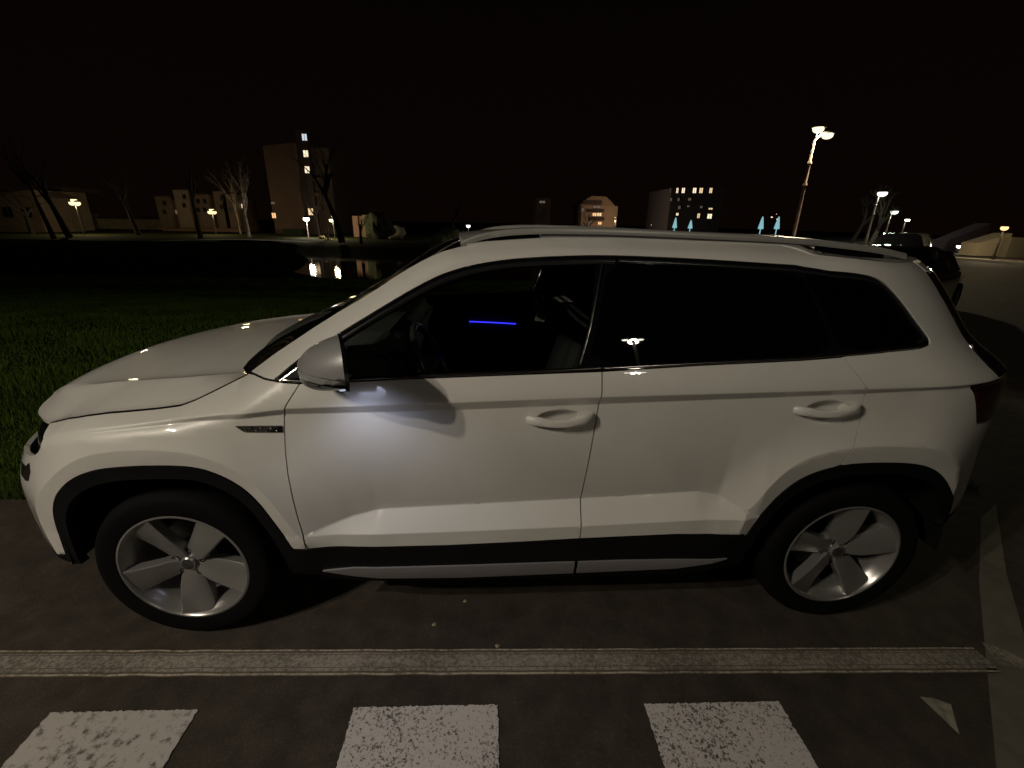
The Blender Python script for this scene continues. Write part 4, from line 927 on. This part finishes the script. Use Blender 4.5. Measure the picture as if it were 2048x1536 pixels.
blob('shrub', 'round dim shrub right of the lit porch', 'shrub', G(757, 478, ZB), 2.0, HEDGE, 3, 1.3, cards=900)
blob('shrub', 'dark low shrub behind the pale rocks', 'shrub', G(775, 478, ZB), 1.5, HEDGE, 5, 1.2, cards=700)
blob('boulder', 'larger upper pale boulder right of the shrubs', 'rock', G(795, 474, ZB), 1.5, ROCKM, 6, .8)
blob('boulder', 'flat lower pale boulder right of the shrubs', 'rock', G(792, 480, ZB), 1.3, ROCKM, 8, .32)
blob('boulder', 'small pale stone beside the statue', 'rock', G(644, 478, ZB), .5, ROCKM, 9, .6)
blob('shrub', 'low leafy shrub at the front end of the roof above the windshield', 'shrub', at(895, 488, 20)-Vector((0,0,.6)), .8, mat('shrub_near', (.05,.06,.025), .9), 11, .8, cards=900)
# ------------------------------------------------------------------ behind the car, centre and right
t, Y = wall_px('house', 'orange lit gabled apartment house above the middle of the car roof', 'house', 1160, 1230, 412, 412, 478, 12, mat('orange_render', (.50,.34,.22), .9, noise=(.4, (.42,.28,.18), .4, .7)))
o = t.location; q = lambda x, y: (at(x, y, Y).x-o.x, at(x, y, Y).z-o.z)
g_ = [q(1160,412), q(1176,396), q(1184,392), q(1212,393), q(1222,402), q(1230,412)]
V = [(a,0,b) for a,b in g_]+[(a,12,b) for a,b in g_]; n = 6; obj('gable', V, [tuple(range(n))[::-1], tuple(n+i for i in range(n))]+[(i,(i+1)%n,n+(i+1)%n,n+i) for i in range(n-1)], mat('gable_render', (.36,.24,.16), .9), t)
box_px(t, Y, 1166, 401, 1204, 409, ROOFT, 'balcony_shade', -.15, 0); box_px(t, Y, 1172, 418, 1208, 424, ROOFT, 'balcony_shade', -.15, 0); box_px(t, Y, 1176, 434, 1209, 441, ROOFT, 'balcony_shade', -.15, 0)
for x0,y0,x1,y1,m_ in ((1185,426,1193,432,LITO),(1194,426,1203,432,LITY),(1176,443,1182,450,LITD),(1163,416,1168,424,LITD),(1196,444,1203,449,LITO),(1186,412,1200,416,LITD)): win_px(t, Y, x0,y0,x1,y1,m_)
tree_px('dark bare tree before the orange lit gabled house', 1172, 398, 480, 0, .25, TWIG, 12, spread=.7, fork=.3)
t, Y = wall_px('apartment_building', 'dark block of flats with a lit top row of round windows behind the roof', 'building', 1330, 1432, 376, 372, 484, 14, mat('grey_render', (.12,.10,.11), .9))
for i, (x, w, m_) in enumerate(((1339,3,LITD),(1352,5,LITW),(1363,7,LITW),(1385,8,LITW),(1398,8,LITY),(1418,7,LITY))): win_px(t, Y, x, 376, x+w, 386, m_)
for x, y, w, h, m_ in ((1340,396,4,6,LITD),(1355,396,4,6,LITD),(1376,396,6,5,LITD),(1356,412,5,6,LITD),(1394,427,6,9,LITY),(1414,428,10,9,LITW),(1417,416,8,3,LITY),(1352,426,5,5,LITW),(1374,411,5,3,LITD),(1400,412,5,4,LITD)): win_px(t, Y, x, y, x+w, y+h, m_)
win_px(thing('far_house', 'unlit distant house with one small lit window left of the orange gabled house', 'house', tuple(G(1084, 470, ZB)))if False else wall_px('far_house', 'unlit distant house with one small lit window left of the orange gabled house', 'house', 1072, 1098, 396, 396, 476, 8, ROOFT)[0], G(1085,476,ZB).y, 1079, 402, 1090, 406, LITD)
# light cones (illuminated fountains / decorations)
for i, (px, yt, yb, w) in enumerate(((1349,436,456,7),(1380,441,457,7),(1521,434,458,8),(1553,434,458,8))):
    Yc = 70; b_ = at(px, yb, Yc); tz = at(px+3, yt, Yc); rr = (at(px+w, yb, Yc).x-at(px, yb, Yc).x)*.62
    mb = MB(); mb.lathe([(rr*.95,0),(rr,.12),(rr*.42,(tz.z-b_.z)*.8),(rr*.22,tz.z-b_.z),(0,tz.z-b_.z+.1)], 16, 'z'); mb.lathe([(rr*.2,-3),(rr*.2,0)], 8, 'z')
    o = mb.build('light_cone', emis('cone_glow', (.42,.85,.95), .55), None, True); o.location = b_
    tag(o, ['cyan glowing cone, leftmost of the pair before the dark block of flats','cyan glowing cone, rightmost of the pair before the dark block of flats','cyan glowing cone, left one of the pair left of the tall street lamp','cyan glowing cone, right one of the pair left of the tall street lamp'][i], 'light cone', 'glowing cyan cones behind the car roof')
dist = [(1331,446,.22,'greenish round lamp left of the leftmost cyan cone',COOL),(1357,436,.16,'small lamp just right of the leftmost cyan cone top',WARM),(1372,440,.12,'dim reddish lamp between the first two cyan cones',(1,.5,.3)),(1227,441,.2,'lamp at the right foot of the orange gabled house',(1,.75,.5)),(1226,435,.12,'upper faint lamp at the right foot of the orange gabled house',(1,.7,.45)),(1534,434,.2,'round lamp between the last two cyan cones',(1,.8,.6)),(1545,438,.14,'small dim lamp beside the rightmost cyan cone',(1,.7,.5)),(1299,450,.07,'pinprick lamp between orange house and dark flats',(1,.9,.8)),(1542,428,.10,'faint upper lamp over the last two cyan cones',(1,.6,.4))]
for px, py, r, lab, col in dist:
    lamp_px('distant_lamp', lab, px, py, 482, ZB, [(0,0,0)], col, 1800 if px == 1227 else 0, r, es=1.6, group='distant lamps behind the car roof', cat='street lamp')
# tall street lamp, right
def tall(name, label, px, py, Y, heads, r, es, power, bx, by, col=(1,.88,.56), pm=None, pr=.07, zb=0):
    T_ = at(px, py, Y); t = thing(name, label, 'street lamp', (T_.x, T_.y, zb), 0, 'street lamps along the road at right'); H = T_.z-zb
    m = MB(); m.tube([(0,0,0),(0,0,1.1),(0,0,1.15),(0,0,H*.62),(0,0,H*.625),(0,0,H*.635),(0,0,H*.65),(0,0,H*.78),(0,0,H*.785),(0,0,H*.80),(0,0,H*.81),(0,0,H-.2)], [pr*1.7,pr*1.6,pr*1.15,pr*1.0,pr*1.5,pr*1.5,pr*.95,pr*.85,pr*1.4,pr*1.4,pr*.8,pr*.7], 10); m.build('pole', pm or POLE, t, True, 40)
    for h in heads:
        m = MB(); m.tube([(0,0,H-.3),(h[0]*.5,h[1]*.5,H+.05),(h[0],h[1],H+h[2]+.04)], pr*.5, 6); m.build('arm', IRON, t, True)
        m = MB(); m.lathe([(0,.2*r+r*.5),(r*.8,r*.4),(r*1.25,r*.1),(r*1.3,0)], 16, 'z', (h[0],h[1],H+h[2]+r*.3)); m.build('lamp_cap', IRON, t, True)
        m = MB(); m.ball((h[0],h[1],H+h[2]), (r*1.1,r,r*.72), 16, 8); m.build('lamp_globe', emis('lamp_glow', col, es), t, True)
        if power: lamp('bulb', (h[0],h[1],H+h[2]-r*.8), power/len(heads), col, r, t)
    return t
tall('street_lamp', 'nearest tall street lamp at right with two bright heads on a pinkish pole', 1632, 268, 19, [(.06,0,.17),(.50,0,-.04)], .20, 1.6, 2200, 0, 0, pm=mat('pink_pole', (.22,.145,.12), .6), pr=.06)
tall('street_lamp', 'white street lamp at right, second in the row and highest of the three farther ones', 1758, 387, 38, [(.3,0,0)], .34, 2.2, 350, 0, 0, col=COOL)
tall('street_lamp', 'white street lamp at right, middle of the three farther ones beside the lit trunk', 1783, 424, 52, [(.35,0,0)], .36, 2.0, 350, 0, 0, col=COOL)
tall('street_lamp', 'white street lamp at right, lowest and farthest of the row', 1811, 440, 66, [(.3,0,0)], .26, 22, 200, 0, 0, col=COOL)
tree('bare_tree', 'tree with a lit slanting trunk below the middle street lamp at right', (at(1738,500,40).x, 40, 0), 5.5, .25, .3, mat('bark_olive', (.09,.08,.05), .9, noise=(2.5, (.04,.035,.02), .5, .62)), 21, fork=.35, spread=.4, tm=TWIG, group='trees along the road at right')
tree('bare_tree', 'dim tree left of the lit slanting trunk at right', (at(1700,492,42).x, 42, 0), 5.5, .1, .25, BARK, 22, fork=.35, spread=.4, tm=TWIG, group='trees along the road at right')
# houses at the right
t, Y = wall_px('house', 'purplish unlit gabled house at the far right beyond the parked cars', 'house', 1885, 1962, 482, 446, 504, 1.2, mat('mauve_render', (.06,.04,.052), .9), 0)
win_px(t, Y, 1894, 478, 1899, 498, LITD)
t, Y = wall_px('house', 'beige lit low house with a sloping top edge at the far right', 'house', 1950, 2008, 486, 466, 512, 1.2, mat('cream_render', (.55,.47,.33), .9, noise=(.4, (.46,.40,.28), .4, .7)), 0)
t, Y = wall_px('garden_wall', 'dim wall running off the right edge beside the beige lit house', 'wall', 2009, 2150, 474, 480, 516, .5, mat('dim_wall', (.16,.14,.09), .9), 0)
def rlamp(label, px, py, Y, col, es, power, r):
    T_ = at(px, py, Y); return post_lamp('street_lamp', label, (T_.x, T_.y, 0), T_.z, [(0,0,0)], col, power, r, group='street lamps along the road at right', es=es)
rlamp('orange lamp over the beige lit house at the far right', 2009, 456, 24.0, (1,.55,.22), 2.2, 60, .17)
rlamp('small white lamp between the mauve and the beige house at far right', 1918, 493, 31, (1,.95,.85), 9, 25, .14)
lamp('house_fill', at(2000, 462, 24.6), 260, (1,.80,.50), .2)  # added bare light without a fitting, brightens the beige house wall
PAV = mat('pavement_concrete', (.30,.27,.22), .9)
V = []; pts = [(G(1800,512).x, G(1800,512).y), (G(1900,519).x, G(1900,519).y), (G(2100,534).x, G(2100,534).y)]
mb = MB()
for (a, b), (c, d) in zip(pts[:-1], pts[1:]): mb.add([(a,b,0),(c,d,0),(c+.6,d+1.8,0),(a+.6,b+1.8,0),(a,b,.12),(c,d,.12),(c+.6,d+1.8,.12),(a+.6,b+1.8,.12)], [(4,5,6,7),(0,1,5,4),(1,2,6,5),(2,3,7,6),(3,0,4,7)])
tag(mb.build('pavement', PAV), kind='structure')
# ------------------------------------------------------------------ other parked cars
def small_car(label, loc, rz, paint, lights=None):
    t = thing('parked_car', label, 'car', loc, rz, 'parked cars at right')
    st = [(-2.1,.45,.62,.55),(-2.05,.30,.72,.72),(-1.9,.22,.80,.80),(-1.1,.20,.90,.86),(-.75,.20,.95,.86),(-.2,.20,1.36,.86),(.1,.20,1.44,.86),(.8,.20,1.45,.86),(1.3,.20,1.38,.86),(1.85,.22,1.02,.84),(2.05,.28,.92,.78),(2.12,.42,.70,.66)]
    st = [(p[0], p[1], p[2], q) for p, q in zip(chaikin([s_[:3] for s_ in st], 2), [v_[0] for v_ in chaikin([(s_[3],) for s_ in st], 2)])]
    V = []; F = []
    for x, zl, zt, w in st:
        zb = min(zt, .93); top = max(0, zt-.93)/.5
        sec = [(-w*.9,zl),(-w,zl+.12),(-w,.55 if zt > .7 else (zl+zt)/2),(-w*.98,zb-.04),(-w*(.95-.20*top),max(zb,zt-.07)),(-w*(.80-.22*top),zt)]
        sec += [(-a, b) for a, b in sec[::-1]]
        V += [(x, a, b) for a, b in sec]
    n = 12; F = [(i*n+k, i*n+k+1, (i+1)*n+k+1, (i+1)*n+k) for i in range(len(st)-1) for k in range(n-1)]+[(i*n+n-1, i*n, (i+1)*n, (i+1)*n+n-1) for i in range(len(st)-1)]+[tuple(range(n))[::-1], tuple((len(st)-1)*n+k for k in range(n))]
    obj('body', V, F, paint, t, smooth=True, angle=35)
    for s in (-1, 1):
        for pts in ([(-.68,.96),(-.22,1.32),(.3,1.38),(.3,.96)],[(.36,.96),(.36,1.38),(1.05,1.36),(1.45,1.0)]):
            obj('side_window', [(x, s*(.875-.19*(z-.93)/.5), z) for x, z in pts], [(0,1,2,3) if s < 0 else (3,2,1,0)], PRIV, t)
        m = MB(); m.box((-2.09,s*.48-.14,.60),(-1.99,s*.48+.14,.70)); m.build('headlight', CHROME, t)
        m = MB(); m.box((2.02,s*.6-.13,.72),(2.12,s*.6+.13,.86)); m.build('tail_light', REDL if not lights else lights, t)
        for x in (-1.3, 1.3):
            m = MB(); m.lathe([(.20,s*.87),(.22,s*.885),(.30,s*.885),(.32,s*.86),(.32,s*.68)], 32, c=(x,0,.32)); w = m.build('wheel', RUBBER, t, True, 40)
            m = MB(); m.lathe([(0,s*.86),(.03,s*.875),(.08,s*.86),(.20,s*.872)], 10, c=(x,0,.32)); m.build('rim', ALLOY, w, True, 40)
    return t
DKP = mat('dark_car_paint', (.006,.006,.008), .15, coat=1, coat_r=.02)
small_car('dark glossy low car parked nearest behind the rear of the white car', (9.5, 7.6, 0), math.radians(215), DKP).scale = (.91, .91, .91)
small_car('dark car farther off with a glowing orange tail lamp at right', (18.0, 17.3, 0), math.radians(228), DKP, emis('tail_orange', (1,.45,.2), 5))
small_car('grey car parked farthest behind the dark cars at right', (23.5, 22.6, 0), math.radians(225), mat('grey_car_paint', (.12,.11,.10), .3, coat=1))

small_car('small dark car at the far end of the row of parked cars', (29, 28.2, 0), math.radians(225), DKP, emis('tail_red', (1,.2,.1), 1.5))
# welcome light
lamp('puddle_spot', (.745,-.125,1.126), 2.3, (.70,.74,1.0), .05, MIR, 140, (math.radians(8), math.radians(-6), 0), 1.0)
# ------------------------------------------------------------------ sky and render
sc = bpy.context.scene
w = bpy.data.worlds.new('World'); sc.world = w; w.use_nodes = True; nt = w.node_tree; bg = nt.nodes['Background']
tc = nt.nodes.new('ShaderNodeTexCoord'); sx = nt.nodes.new('ShaderNodeSeparateXYZ'); rp = nt.nodes.new('ShaderNodeValToRGB')
nt.links.new(tc.outputs['Generated'], sx.inputs[0]); nt.links.new(sx.outputs['Z'], rp.inputs[0]); nt.links.new(rp.outputs[0], bg.inputs[0])
e = rp.color_ramp.elements; e[0].position = 0; e[0].color = (.0026,.0012,.0007,1); e[1].position = .55; e[1].color = (.0010,.0006,.0005,1)
bg.inputs[1].default_value = 1
sc.view_settings.view_transform = 'Standard'; sc.view_settings.look = 'None'; sc.view_settings.exposure = 0; sc.view_settings.gamma = 1
sc.render.engine = 'CYCLES'; sc.cycles.sample_clamp_indirect = 4; sc.cycles.max_bounces = 6
